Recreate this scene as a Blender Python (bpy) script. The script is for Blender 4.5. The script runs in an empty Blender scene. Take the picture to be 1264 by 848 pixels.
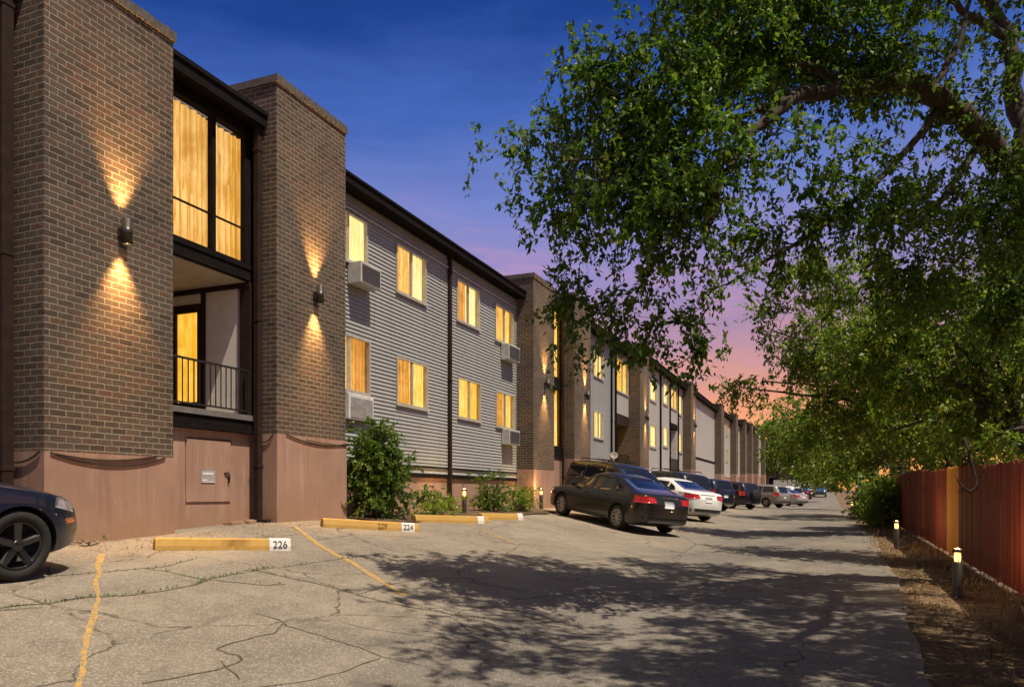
import bpy, bmesh, math, random
import numpy as np
from mathutils import Vector, Matrix
from mathutils.bvhtree import BVHTree

R = math.radians
sc = bpy.context.scene
C = sc.collection

# ------------------------------------------------------------------ camera, sky, sun, exposure
F, CU, HV = 950.0, 632.0, 610.0            # focal length, centre and horizon of the 1264x848 photograph
YAW = math.atan((1020 - CU) / F)
cam_d = bpy.data.cameras.new('camera')
cam = bpy.data.objects.new('camera', cam_d); C.objects.link(cam)
cam.location = (0, 0, 0)                   # eye level is height zero
cam.rotation_euler = (R(90), 0, YAW)
cam_d.sensor_width = 36; cam_d.lens = 36 * F / 1264
cam_d.shift_y = (HV - 424) / 1264
cam_d.clip_start = 0.1; cam_d.clip_end = 3000
sc.camera = cam

SUN_EL, SUN_AZ = R(64), R(-18)             # azimuth from +X, a little behind the camera
sd = bpy.data.lights.new('sun', 'SUN'); sd.energy = 5.0; sd.angle = R(0.53); sd.color = (1, .87, .69)
sun = bpy.data.objects.new('sun', sd); C.objects.link(sun)
sv = Vector((math.cos(SUN_EL) * math.cos(SUN_AZ), math.cos(SUN_EL) * math.sin(SUN_AZ), math.sin(SUN_EL)))
sun.rotation_euler = sv.to_track_quat('Z', 'Y').to_euler()
sun.location = sv * 60

vs = sc.view_settings
sc.display_settings.display_device = 'sRGB'
vs.view_transform = 'Standard'; vs.look = 'None'; vs.gamma = 1; vs.use_curve_mapping = False
vs.exposure = 0.12
sc.cycles.max_bounces = 6; sc.cycles.transparent_max_bounces = 12
sc.cycles.caustics_reflective = False; sc.cycles.caustics_refractive = False
sc.cycles.sample_clamp_indirect = 3.0


def lin(r, g, b):
    def f(c):
        c /= 255.0
        return c / 12.92 if c <= .04045 else ((c + .055) / 1.055) ** 2.4
    return (f(r), f(g), f(b), 1)


class NT:
    """short-hand for building node trees"""
    def __init__(s, tree):
        s.t = tree; s.t.nodes.clear()

    def n(s, kind, **kw):
        nd = s.t.nodes.new(kind)
        for k, v in kw.items():
            setattr(nd, k, v)
        return nd

    def l(s, a, b):
        s.t.links.new(a, b)

    def val(s, sock, v):
        if hasattr(v, 'is_output') or isinstance(v, bpy.types.NodeSocket):
            s.l(v, sock)
        else:
            sock.default_value = v

    def math(s, op, a, b=0.0, c=None, clamp=False):
        m = s.n('ShaderNodeMath', operation=op, use_clamp=clamp)
        s.val(m.inputs[0], a); s.val(m.inputs[1], b)
        if c is not None: s.val(m.inputs[2], c)
        return m.outputs[0]

    def mix(s, f, a, b, blend='MIX'):
        m = s.n('ShaderNodeMixRGB', blend_type=blend)
        s.val(m.inputs[0], f); s.val(m.inputs[1], a); s.val(m.inputs[2], b)
        return m.outputs[0]

    def ramp(s, f, stops, interp='LINEAR'):
        r = s.n('ShaderNodeValToRGB'); r.color_ramp.interpolation = interp
        e = r.color_ramp.elements
        e[0].position, e[0].color = stops[0][0], stops[0][1]
        e[1].position, e[1].color = stops[-1][0], stops[-1][1]
        for p, c in stops[1:-1]:
            x = e.new(p); x.color = c
        s.l(f, r.inputs[0])
        return r.outputs[0]

    def mapr(s, f, a, b, c, d):
        m = s.n('ShaderNodeMapRange'); s.l(f, m.inputs[0])
        for i, v in enumerate((a, b, c, d)): m.inputs[i + 1].default_value = v
        return m.outputs[0]

    def noise(s, vec, scale, detail=4, rough=.55, dist=0):
        t = s.n('ShaderNodeTexNoise')
        if vec is not None: s.l(vec, t.inputs['Vector'])
        t.inputs['Scale'].default_value = scale; t.inputs['Detail'].default_value = detail
        t.inputs['Roughness'].default_value = rough; t.inputs['Distortion'].default_value = dist
        return t.outputs['Fac']

    def scalevec(s, vec, sx, sy, sz):
        m = s.n('ShaderNodeMapping'); s.l(vec, m.inputs[0]); m.inputs['Scale'].default_value = (sx, sy, sz)
        return m.outputs[0]


# the dusk sky
W = bpy.data.worlds.new('World'); sc.world = W; W.use_nodes = True
w = NT(W.node_tree)
tc = w.n('ShaderNodeTexCoord')
sep = w.n('ShaderNodeSeparateXYZ'); w.l(tc.outputs['Generated'], sep.inputs[0])
cloudv = w.scalevec(tc.outputs['Generated'], 2.2, 2.2, 9.0)
cl = w.noise(cloudv, 1.6, 5, .55, .6)
cl2 = w.noise(cloudv, 4.2, 5, .6, .4)
away = w.math('MULTIPLY', w.math('SUBTRACT', 1.0, sep.outputs[1]), .06)
zz = w.math('ADD', sep.outputs[2], away)
zz = w.math('ADD', zz, w.math('MULTIPLY', w.math('SUBTRACT', cl, .5), .09))
zz = w.math('ADD', zz, w.math('MULTIPLY', w.math('SUBTRACT', cl2, .5), .06))
sky = w.ramp(zz, [(0, lin(238, 158, 92)), (.075, lin(247, 172, 104)), (.12, lin(236, 158, 124)), (.17, lin(200, 148, 150)),
                  (.22, lin(162, 136, 172)), (.29, lin(142, 137, 193)), (.36, lin(114, 130, 197)), (.45, lin(66, 100, 178)),
                  (.54, lin(30, 65, 140)), (.68, lin(24, 52, 115)), (1, lin(60, 74, 104))])
pink = w.math('MULTIPLY', w.mapr(cl2, .5, .68, 0, 1), w.math('MULTIPLY', w.mapr(sep.outputs[2], .10, .2, 0, 1), w.mapr(sep.outputs[2], .26, .38, 1, 0)))
sky = w.mix(w.math('MULTIPLY', pink, .5), sky, lin(205, 150, 175))
# warm light round the sun, high behind the camera's right shoulder
dp = w.n('ShaderNodeVectorMath', operation='DOT_PRODUCT'); w.l(tc.outputs['Generated'], dp.inputs[0]); dp.inputs[1].default_value = sv
glow = w.math('POWER', w.math('MAXIMUM', dp.outputs['Value'], 0.0), 5.0)
sky = w.mix(glow, sky, (.55, .48, .36, 1), 'ADD')
bg = w.n('ShaderNodeBackground'); w.l(sky, bg.inputs[0]); bg.inputs[1].default_value = 1.0
wo = w.n('ShaderNodeOutputWorld'); w.l(bg.outputs[0], wo.inputs[0])


# ------------------------------------------------------------------ where a photograph point lies in the world
_s, _c = math.sin(YAW), math.cos(YAW)
def at(u, v, d):
    r = (u - CU) / F * d
    return Vector((r * _c - d * _s, r * _s + d * _c, (HV - v) / F * d))


# ------------------------------------------------------------------ tags and mesh building
def tag(o, label=None, cat=None, group=None, kind=None):
    if label: o['label'] = label
    if cat: o['category'] = cat
    if group: o['group'] = group
    if kind: o['kind'] = kind
    return o

def empty(name, loc=(0, 0, 0), rz=0):
    o = bpy.data.objects.new(name, None); C.objects.link(o)
    o.location = loc; o.rotation_euler = (0, 0, rz); o.empty_display_size = .2
    return o

def kids(o): return [c for c in bpy.data.objects if c.parent == o]

def copy_tree(o, parent=None):
    c = o.copy(); C.objects.link(c); c.parent = parent
    for ch in list(o.children): copy_tree(ch, c)
    return c


class MB:
    def __init__(s): s.v = []; s.f = []; s.m = []; s.sm = []

    def add(s, vs, fs, mi=0, smooth=False):
        b = len(s.v); s.v += [tuple(p) for p in vs]
        for f in fs:
            s.f.append(tuple(i + b for i in f)); s.m.append(mi); s.sm.append(smooth)
        return s

    def box(s, x0, x1, y0, y1, z0, z1, mi=0, M=None):
        p = [Vector((x, y, z)) for z in (z0, z1) for y in (y0, y1) for x in (x0, x1)]
        if M is not None: p = [M @ q for q in p]
        return s.add(p, [(0, 2, 3, 1), (4, 5, 7, 6), (0, 1, 5, 4), (2, 6, 7, 3), (0, 4, 6, 2), (1, 3, 7, 5)], mi)

    def cham(s, x0, x1, y0, y1, z0, z1, b=.01, mi=0, M=None):
        """box with bevelled edges"""
        bm = bmesh.new(); bmesh.ops.create_cube(bm, size=1)
        for q in bm.verts:
            q.co = Vector(((x0 + x1) / 2 + q.co.x * (x1 - x0), (y0 + y1) / 2 + q.co.y * (y1 - y0), (z0 + z1) / 2 + q.co.z * (z1 - z0)))
        bmesh.ops.bevel(bm, geom=bm.edges[:], offset=b, segments=2, affect='EDGES', profile=.5)
        bm.verts.index_update()
        p = [q.co.copy() for q in bm.verts]
        if M is not None: p = [M @ q for q in p]
        s.add(p, [[q.index for q in f.verts] for f in bm.faces], mi); bm.free()
        return s

    def tube(s, pts, rad, n=6, mi=0, cap=True, smooth=True):
        pts = [Vector(p) for p in pts]
        if not hasattr(rad, '__len__'): rad = [rad] * len(pts)
        rings = []; up = None
        for i, p in enumerate(pts):
            t = (pts[min(i + 1, len(pts) - 1)] - pts[max(i - 1, 0)]).normalized()
            if up is None: up = t.orthogonal().normalized()
            a = (up - t * up.dot(t))
            a = a.normalized() if a.length > 1e-6 else t.orthogonal().normalized()
            up = a; b = t.cross(a)
            rings.append([p + (a * math.cos(2 * math.pi * k / n) + b * math.sin(2 * math.pi * k / n)) * rad[i] for k in range(n)])
        vs = [q for r in rings for q in r]; fs = []
        for i in range(len(pts) - 1):
            for k in range(n):
                fs.append((i * n + k, i * n + (k + 1) % n, (i + 1) * n + (k + 1) % n, (i + 1) * n + k))
        s.add(vs, fs, mi, smooth)
        if cap:
            b = len(s.v) - len(vs)
            s.f.append(tuple(b + k for k in reversed(range(n)))); s.m.append(mi); s.sm.append(False)
            s.f.append(tuple(b + (len(pts) - 1) * n + k for k in range(n))); s.m.append(mi); s.sm.append(False)
        return s

    def lathe(s, prof, n=20, M=None, mi=0, smooth=True):
        """profile of (radius, height) turned round the z axis"""
        vs = []
        for r, z in prof:
            for k in range(n):
                a = 2 * math.pi * k / n; vs.append(Vector((r * math.cos(a), r * math.sin(a), z)))
        if M is not None: vs = [M @ q for q in vs]
        fs = [(i * n + k, i * n + (k + 1) % n, (i + 1) * n + (k + 1) % n, (i + 1) * n + k) for i in range(len(prof) - 1) for k in range(n)]
        return s.add(vs, fs, mi, smooth)

    def build(s, name, mat, parent=None, loc=None):
        me = bpy.data.meshes.new(name)
        me.from_pydata(s.v, [], s.f)
        for m in (mat if isinstance(mat, (list, tuple)) else [mat]): me.materials.append(m)
        me.polygons.foreach_set('material_index', s.m)
        me.polygons.foreach_set('use_smooth', s.sm)
        uv = me.uv_layers.new(name='UVMap')
        nv = len(me.loops); li = np.empty(nv, np.int32); me.loops.foreach_get('vertex_index', li)
        co = np.array(s.v, dtype=np.float64)[li]
        nr = np.empty(len(me.polygons) * 3); me.polygons.foreach_get('normal', nr); nr = np.abs(nr.reshape(-1, 3))
        lt = np.empty(len(me.polygons), np.int32); me.polygons.foreach_get('loop_total', lt)
        N = np.repeat(nr, lt, axis=0)
        ax = N.argmax(1)
        U = np.where(ax == 0, co[:, 1], co[:, 0]); V = np.where(ax == 2, co[:, 1], co[:, 2])
        uv.data.foreach_set('uv', np.stack([U, V], 1).ravel())
        me.update()
        o = bpy.data.objects.new(name, me); C.objects.link(o)
        if parent is not None: o.parent = parent
        if loc is not None: o.location = loc
        return o


# ------------------------------------------------------------------ materials
def new_mat(name):
    m = bpy.data.materials.new(name); m.use_nodes = True
    return m, NT(m.node_tree)

def finish(t, color, rough=.7, metal=0.0, bump=None, bstr=.3, bdist=.01, spec=.4, coat=0.0, emit=None, estr=0):
    p = t.n('ShaderNodeBsdfPrincipled')
    t.val(p.inputs['Base Color'], color); t.val(p.inputs['Roughness'], rough); p.inputs['Metallic'].default_value = metal
    p.inputs['Specular IOR Level'].default_value = spec
    if coat: p.inputs['Coat Weight'].default_value = coat; p.inputs['Coat Roughness'].default_value = .05
    if bump is not None:
        b = t.n('ShaderNodeBump'); b.inputs['Strength'].default_value = bstr; b.inputs['Distance'].default_value = bdist
        t.l(bump, b.inputs['Height']); t.l(b.outputs[0], p.inputs['Normal'])
    if emit is not None:
        t.val(p.inputs['Emission Color'], emit); p.inputs['Emission Strength'].default_value = estr
    o = t.n('ShaderNodeOutputMaterial'); t.l(p.outputs[0], o.inputs[0])
    return p

def plain(name, col, rough=.6, metal=0, var=.18, scale=6, bstr=.15, spec=.4, coat=0):
    m, t = new_mat(name); tc = t.n('ShaderNodeTexCoord')
    nz = t.noise(tc.outputs['Object'], scale, 5)
    f = t.mapr(nz, .3, .7, 1 - var, 1 + var)
    mx = t.n('ShaderNodeVectorMath', operation='SCALE'); mx.inputs[0].default_value = col[:3]; t.l(f, mx.inputs['Scale'])
    finish(t, mx.outputs[0], rough, metal, nz, bstr, .004, spec, coat)
    return m

M = {}

def brick_mat():
    m, t = new_mat('brown_brick'); uv = t.n('ShaderNodeUVMap')
    b = t.n('ShaderNodeTexBrick'); b.offset = .5; b.offset_frequency = 2
    wob = t.n('ShaderNodeTexNoise'); t.l(uv.outputs[0], wob.inputs['Vector']); wob.inputs['Scale'].default_value = 9
    va = t.n('ShaderNodeVectorMath', operation='MULTIPLY_ADD'); t.l(wob.outputs['Color'], va.inputs[0])
    va.inputs[1].default_value = (.008, .008, 0); t.l(uv.outputs[0], va.inputs[2])
    t.l(va.outputs[0], b.inputs['Vector'])
    b.inputs['Color1'].default_value = (0, 0, 0, 1); b.inputs['Color2'].default_value = (1, 1, 1, 1); b.inputs['Mortar'].default_value = (.5, .5, .5, 1)
    b.inputs['Scale'].default_value = 1; b.inputs['Brick Width'].default_value = .218; b.inputs['Row Height'].default_value = .079
    b.inputs['Mortar Size'].default_value = .0062; b.inputs['Mortar Smooth'].default_value = .25; b.inputs['Bias'].default_value = 0
    col = t.ramp(b.outputs['Color'], [(0, (.066, .050, .040, 1)), (.3, (.088, .068, .053, 1)), (.55, (.100, .079, .062, 1)), (.85, (.120, .074, .055, 1)), (1, (.086, .074, .060, 1))])
    n1 = t.noise(uv.outputs[0], 22, 6, .65); n2 = t.noise(uv.outputs[0], .9, 4)
    col = t.mix(.55, col, t.ramp(n1, [(.3, (.45, .45, .45, 1)), (.7, (1.6, 1.55, 1.45, 1))]), 'MULTIPLY')
    mort = t.mix(n1, (.15, .13, .10, 1), (.40, .36, .28, 1))
    col = t.mix(b.outputs['Fac'], col, mort)
    col = t.mix(.6, col, t.ramp(n2, [(.3, (.66, .66, .66, 1)), (.7, (1.32, 1.28, 1.2, 1))]), 'MULTIPLY')
    h = t.math('ADD', t.math('MULTIPLY', b.outputs['Fac'], -1.0), t.math('MULTIPLY', n1, .5))
    finish(t, col, .88, 0, h, .6, .012, .2)
    return m
M['brick'] = brick_mat()

def concrete_pink():
    m, t = new_mat('painted_concrete'); tc = t.n('ShaderNodeTexCoord'); o = tc.outputs['Object']
    n1 = t.noise(o, 1.2, 6, .6); n2 = t.noise(o, 40, 4, .7); n3 = t.noise(t.scalevec(o, 5, 5, .5), 1.6, 4)
    col = t.ramp(n1, [(.25, (.285, .178, .128, 1)), (.5, (.345, .215, .157, 1)), (.75, (.40, .255, .19, 1))])
    col = t.mix(t.mapr(n3, .56, .7, 0, .6), col, (.44, .31, .245, 1))
    col = t.mix(t.mapr(n3, .44, .30, 0, .6), col, (.25, .14, .10, 1))
    chip = t.mapr(t.noise(o, 7, 6, .75), .70, .74, 0, .7)
    col = t.mix(chip, col, (.52, .44, .37, 1))
    sz = t.n('ShaderNodeSeparateXYZ'); t.l(o, sz.inputs[0])
    dirt = t.math('MULTIPLY', t.mapr(sz.outputs[2], .0, -.5, 0, 1), t.mapr(t.noise(o, 3.5, 5, .7), .38, .6, .15, .95))
    col = t.mix(dirt, col, (.34, .20, .12, 1))
    finish(t, col, .8, 0, t.math('ADD', n2, t.math('MULTIPLY', n1, 3)), .35, .006, .3)
    return m
M['pink'] = concrete_pink()

def siding_mat(name, c0, c1):
    m, t = new_mat(name); tc = t.n('ShaderNodeTexCoord'); o = tc.outputs['Object']
    n1 = t.noise(o, .8, 5, .6); n2 = t.noise(t.scalevec(o, 3, 3, .25), 2.2, 5, .7)
    col = t.mix(n1, c0, c1)
    col = t.mix(t.mapr(n2, .52, .8, 0, .5), col, (.22, .20, .17, 1))
    finish(t, col, .55, 0, t.noise(o, 14, 3), .08, .004, .4)
    return m
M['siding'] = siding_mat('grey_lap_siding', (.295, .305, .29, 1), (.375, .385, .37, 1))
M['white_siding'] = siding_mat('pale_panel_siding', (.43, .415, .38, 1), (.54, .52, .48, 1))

M['dark_trim'] = plain('dark_brown_trim', (.011, .009, .0085), .85, 0, .3, 6, .15, .08)
M['brown_trim'] = plain('brown_painted_trim', (.030, .018, .014), .75, 0, .3, 6, .15, .15)
M['grey_sill'] = plain('grey_metal_sill', (.16, .15, .14), .5)
M['cap'] = plain('weathered_cap_brick', (.10, .086, .072), .9, 0, .4, 14, .6)
M['frame'] = plain('window_frame_metal', (.40, .38, .33), .45)
M['iron'] = plain('black_iron', (.02, .018, .016), .5)
M['plaster'] = plain('beige_plaster', (.76, .72, .66), .85, 0, .08, 5)
M['ceil'] = plain('tan_ceiling_panel', (.55, .46, .36), .85, 0, .1, 4)
M['ac'] = plain('ac_casing', (.46, .45, .42), .5)
M['ac_white'] = plain('ac_panel_white', (.62, .62, .60), .5)
M['grille'] = plain('ac_grille', (.10, .10, .10), .6)
M['lamp_metal'] = plain('lamp_dark_metal', (.085, .074, .062), .38, .6)
M['roof'] = plain('flat_roof_gravel', (.22, .2, .18), .95)
M['cable'] = plain('black_cable', (.03, .02, .018), .7)
M['sign_metal'] = plain('sign_metal', (.35, .35, .36), .5, 0, .6, 60)
M['stop_white'] = plain('white_paint', (.75, .73, .68), .7, 0, .15, 30)
M['ink'] = plain('black_paint', (.03, .03, .035), .8)
M['stencil'] = plain('brown_stencil_paint', (.22, .10, .03), .8)
M['dish'] = plain('dish_beige', (.30, .25, .205), .6)

def emis(name, col, s):
    m, t = new_mat(name)
    e = t.n('ShaderNodeEmission'); e.inputs[0].default_value = col; e.inputs[1].default_value = s
    o = t.n('ShaderNodeOutputMaterial'); t.l(e.outputs[0], o.inputs[0]); return m
M['bulb'] = emis('lamp_bulb', (1, .72, .36, 1), 14)
M['bulb_small'] = emis('bollard_bulb', (1, .55, .16, 1), 3.2)

def curtain(name, c0, c1, c2, s, fold=22, sc_n=2.2):
    """a lit curtain: folds and a swag of brighter cloth"""
    m, t = new_mat(name); tc = t.n('ShaderNodeTexCoord'); uv = t.n('ShaderNodeUVMap').outputs[0]
    wv = t.n('ShaderNodeTexWave', wave_type='BANDS', bands_direction='X'); t.l(uv, wv.inputs['Vector'])
    wv.inputs['Scale'].default_value = fold / 6.28; wv.inputs['Distortion'].default_value = 2.2; wv.inputs['Detail'].default_value = 3
    wv.inputs['Detail Scale'].default_value = .6
    n1 = t.noise(t.scalevec(uv, 1.6, .7, 1), sc_n, 5, .6, 1.2)
    f = t.math('ADD', t.math('MULTIPLY', wv.outputs['Fac'], .22), t.math('MULTIPLY', n1, .9))
    col = t.ramp(f, [(.25, c0), (.5, c1), (.78, c2)])
    p = t.n('ShaderNodeBsdfPrincipled'); t.l(t.mix(.82, col, (.02, .015, .01, 1)), p.inputs['Base Color']); p.inputs['Roughness'].default_value = .9
    p.inputs['Specular IOR Level'].default_value = .05
    t.l(col, p.inputs['Emission Color']); p.inputs['Emission Strength'].default_value = s
    o = t.n('ShaderNodeOutputMaterial'); t.l(p.outputs[0], o.inputs[0]); return m
M['cur_orange'] = curtain('lit_orange_curtain', (.52, .22, .020, 1), (.68, .33, .045, 1), (.98, .60, .17, 1), 1.12)
M['cur_gold'] = curtain('lit_gold_curtain', (.62, .28, .02, 1), (.86, .46, .06, 1), (1, .68, .21, 1), 1.2, 30)
M['cur_pale'] = curtain('lit_pale_blind', (.88, .56, .16, 1), (.96, .68, .23, 1), (1, .80, .40, 1), 1.2, 10)
M['cur_amber'] = curtain('lit_amber_curtain', (.66, .28, .012, 1), (.84, .41, .025, 1), (1, .60, .10, 1), 1.1, 40)

M['cur_swag'] = curtain('lit_swagged_curtain', (.46, .19, .018, 1), (.62, .29, .035, 1), (.95, .56, .17, 1), 1.05, 16, 1.3)
M['cur_deep'] = curtain('lit_deep_orange_curtain', (.36, .13, .01, 1), (.52, .21, .022, 1), (.78, .40, .09, 1), 1.15, 26)

def glass_mat(name='window_glass', tint=(1, 1, 1, 1), k=.10):
    m, t = new_mat(name)
    tr = t.n('ShaderNodeBsdfTransparent'); tr.inputs[0].default_value = tint
    gl = t.n('ShaderNodeBsdfGlossy'); gl.inputs['Roughness'].default_value = .03
    lw = t.n('ShaderNodeLayerWeight'); lw.inputs[0].default_value = .25
    mx = t.n('ShaderNodeMixShader'); t.l(t.math('ADD', t.math('MULTIPLY', t.math('POWER', lw.outputs['Facing'], 3.0), .22), k * .2, clamp=True), mx.inputs[0])
    t.l(tr.outputs[0], mx.inputs[1]); t.l(gl.outputs[0], mx.inputs[2])
    o = t.n('ShaderNodeOutputMaterial'); t.l(mx.outputs[0], o.inputs[0]); return m
M['glass'] = glass_mat()

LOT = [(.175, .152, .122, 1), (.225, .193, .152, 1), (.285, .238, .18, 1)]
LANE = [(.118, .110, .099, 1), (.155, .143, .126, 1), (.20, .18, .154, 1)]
def asphalt(name, speck):
    m, t = new_mat(name); tc = t.n('ShaderNodeTexCoord'); o = tc.outputs['Object']
    n1 = t.noise(o, .45, 6, .6); n2 = t.noise(o, 3.0, 6, .65, .5); n3 = t.noise(o, 60, 3, .8)
    vo = t.n('ShaderNodeTexVoronoi'); t.l(o, vo.inputs['Vector']); vo.inputs['Scale'].default_value = 75
    vs_ = t.n('ShaderNodeSeparateColor'); t.l(vo.outputs['Color'], vs_.inputs[0])
    sx = t.n('ShaderNodeSeparateXYZ'); t.l(o, sx.inputs[0])
    drift = t.mapr(t.math('ADD', sx.outputs[0], t.math('MULTIPLY', t.math('SUBTRACT', n2, .5), 2.0)), -4.6, -2.2, 0, 1)
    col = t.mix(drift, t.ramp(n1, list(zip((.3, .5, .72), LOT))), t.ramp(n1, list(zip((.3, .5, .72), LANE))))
    col = t.mix(.8, col, t.ramp(n2, [(.25, (.66, .66, .68, 1)), (.75, (1.3, 1.27, 1.22, 1))]), 'MULTIPLY')
    col = t.mix(t.math('MULTIPLY', t.mapr(vs_.outputs[0], .55, 1, 0, 1), speck), col, (.62, .53, .42, 1))
    col = t.mix(t.math('MULTIPLY', t.mapr(vs_.outputs[1], .65, 1, 0, 1), speck * .9), col, (.06, .055, .05, 1))
    # fine wandering hairline cracks
    dv = t.n('ShaderNodeTexNoise'); t.l(o, dv.inputs['Vector']); dv.inputs['Scale'].default_value = 1.1; dv.inputs['Detail'].default_value = 6
    va = t.n('ShaderNodeVectorMath', operation='MULTIPLY_ADD'); t.l(dv.outputs['Color'], va.inputs[0]); va.inputs[1].default_value = (.9, .9, .2); t.l(o, va.inputs[2])
    vc = t.n('ShaderNodeTexVoronoi', feature='DISTANCE_TO_EDGE'); t.l(va.outputs[0], vc.inputs['Vector']); vc.inputs['Scale'].default_value = .42
    crack = t.math('MULTIPLY', t.mapr(vc.outputs['Distance'], .003, .008, 1, 0), t.mapr(n2, .42, .52, 0, .75))
    col = t.mix(crack, col, (.055, .045, .035, 1))
    stain = t.noise(o, .9, 3, .5, .8)
    col = t.mix(t.mapr(stain, .60, .72, 0, .55), col, (.075, .066, .058, 1))
    col = t.mix(t.mapr(t.noise(t.scalevec(o, 1, .35, 1), .7, 4), .56, .7, 0, .35), col, (.36, .31, .24, 1))
    h = t.math('ADD', t.math('MULTIPLY', vs_.outputs[0], .5), t.math('ADD', n3, t.math('MULTIPLY', crack, -3)))
    finish(t, col, .9, 0, h, .5, .006, .25)
    return m
M['lot'] = asphalt('old_asphalt', .38)
M['road'] = asphalt('grey_asphalt', .27)

def soil(name, a, b, c, sc_=9):
    m, t = new_mat(name); tc = t.n('ShaderNodeTexCoord'); o = tc.outputs['Object']
    n1 = t.noise(o, 1.1, 6, .65); n2 = t.noise(o, sc_, 8, .75, .4)
    col = t.ramp(t.math('ADD', t.math('MULTIPLY', n1, .5), t.math('MULTIPLY', n2, .5)), [(.35, a), (.5, b), (.65, c)])
    finish(t, col, .95, 0, n2, .9, .04, .1)
    return m
M['dirt'] = soil('dry_dirt', (.09, .06, .038, 1), (.17, .118, .075, 1), (.28, .205, .13, 1))
M['mulch'] = soil('planting_soil', (.06, .04, .026, 1), (.13, .088, .055, 1), (.24, .18, .12, 1), 22)

def yellow_paint(name, worn, under):
    m, t = new_mat(name); tc = t.n('ShaderNodeTexCoord'); o = tc.outputs['Object']
    n1 = t.noise(o, 3.5, 6, .65); n2 = t.noise(o, 26, 5, .75)
    col = t.mix(n1, (.44, .25, .05, 1), (.58, .37, .11, 1))
    col = t.mix(t.mapr(n2, worn, worn + .08, 0, .85), col, under)
    col = t.mix(t.mapr(n1, .62, .75, 0, .5), col, (.45, .24, .08, 1))
    finish(t, col, .75, 0, n2, .5, .006, .3); return m
M['yellow'] = yellow_paint('yellow_kerb_paint', .58, (.34, .30, .24, 1))
M['yellow_line'] = yellow_paint('yellow_line_paint', .47, (.23, .195, .15, 1))
M['crack'] = plain('crack_dirt', (.095, .08, .055), .95, 0, .5, 12)

def leaf_mat(name, stops, trans=.45):
    m, t = new_mat(name)
    g = t.n('ShaderNodeNewGeometry')
    col = t.ramp(g.outputs['Random Per Island'], stops)
    d = t.n('ShaderNodeBsdfDiffuse'); t.l(col, d.inputs[0])
    tl = t.n('ShaderNodeBsdfTranslucent'); t.l(t.mix(1, col, (1.05, 1.25, .5, 1), 'MULTIPLY'), tl.inputs[0])
    gl = t.n('ShaderNodeBsdfGlossy'); gl.inputs['Roughness'].default_value = .42; gl.inputs[0].default_value = (.55, .6, .6, 1)
    m1 = t.n('ShaderNodeMixShader'); m1.inputs[0].default_value = trans; t.l(d.outputs[0], m1.inputs[1]); t.l(tl.outputs[0], m1.inputs[2])
    m2 = t.n('ShaderNodeMixShader'); m2.inputs[0].default_value = .03; t.l(m1.outputs[0], m2.inputs[1]); t.l(gl.outputs[0], m2.inputs[2])
    o = t.n('ShaderNodeOutputMaterial'); t.l(m2.outputs[0], o.inputs[0]); return m
M['leaf'] = leaf_mat('elm_leaf', [(0, (.042, .088, .018, 1)), (.4, (.080, .150, .026, 1)), (.75, (.135, .215, .036, 1)), (1, (.24, .28, .06, 1))])
M['leaf2'] = leaf_mat('hedge_tree_leaf', [(0, (.055, .108, .018, 1)), (.4, (.118, .20, .028, 1)), (.8, (.25, .30, .04, 1)), (1, (.46, .41, .11, 1))])
M['bush'] = leaf_mat('bush_leaf', [(0, (.045, .10, .018, 1)), (.5, (.10, .19, .03, 1)), (.85, (.15, .22, .035, 1)), (1, (.30, .26, .06, 1))], .3)
M['lime'] = leaf_mat('lime_leaf', [(0, (.10, .17, .02, 1)), (.5, (.22, .30, .03, 1)), (1, (.42, .42, .06, 1))], .35)
M['dry'] = leaf_mat('dry_leaf', [(0, (.10, .06, .03, 1)), (.5, (.22, .14, .07, 1)), (1, (.40, .29, .15, 1))], .2)
M['bark'] = plain('grey_brown_bark', (.058, .048, .036), .95, 0, .5, 18, 1.0)
M['dark_bark'] = plain('dark_wet_bark', (.035, .027, .02), .95, 0, .5, 18, 1.0)
M['twig'] = plain('pale_twig_bark', (.20, .16, .12), .9, 0, .4, 20)

def wood_fence(name, a, b, c):
    m, t = new_mat(name); tc = t.n('ShaderNodeTexCoord'); o = tc.outputs['Object']
    g = t.n('ShaderNodeNewGeometry')
    n1 = t.noise(t.scalevec(o, 22, 22, 1.2), 2.2, 6, .7)
    col = t.mix(n1, a, b)
    col = t.mix(t.mapr(g.outputs['Random Per Island'], .0, 1, 0, .8), col, c)
    col = t.mix(t.mapr(t.noise(t.scalevec(o, 9, 9, .6), 1.3, 4, .7), .55, .75, 0, .5), col, t.mix(.5, b, (.28, .14, .09, 1)))
    finish(t, col, .8, 0, n1, .5, .006, .2); return m
M['fence'] = wood_fence('red_stained_wood', (.15, .030, .019, 1), (.26, .062, .036, 1), (.115, .025, .017, 1))
M['fence_glow'] = wood_fence('fence_wood_painted_glow', (.70, .29, .035, 1), (.88, .43, .07, 1), (.8, .34, .05, 1))  # bright orange is a patch of light on the fence, put into the colour

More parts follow.
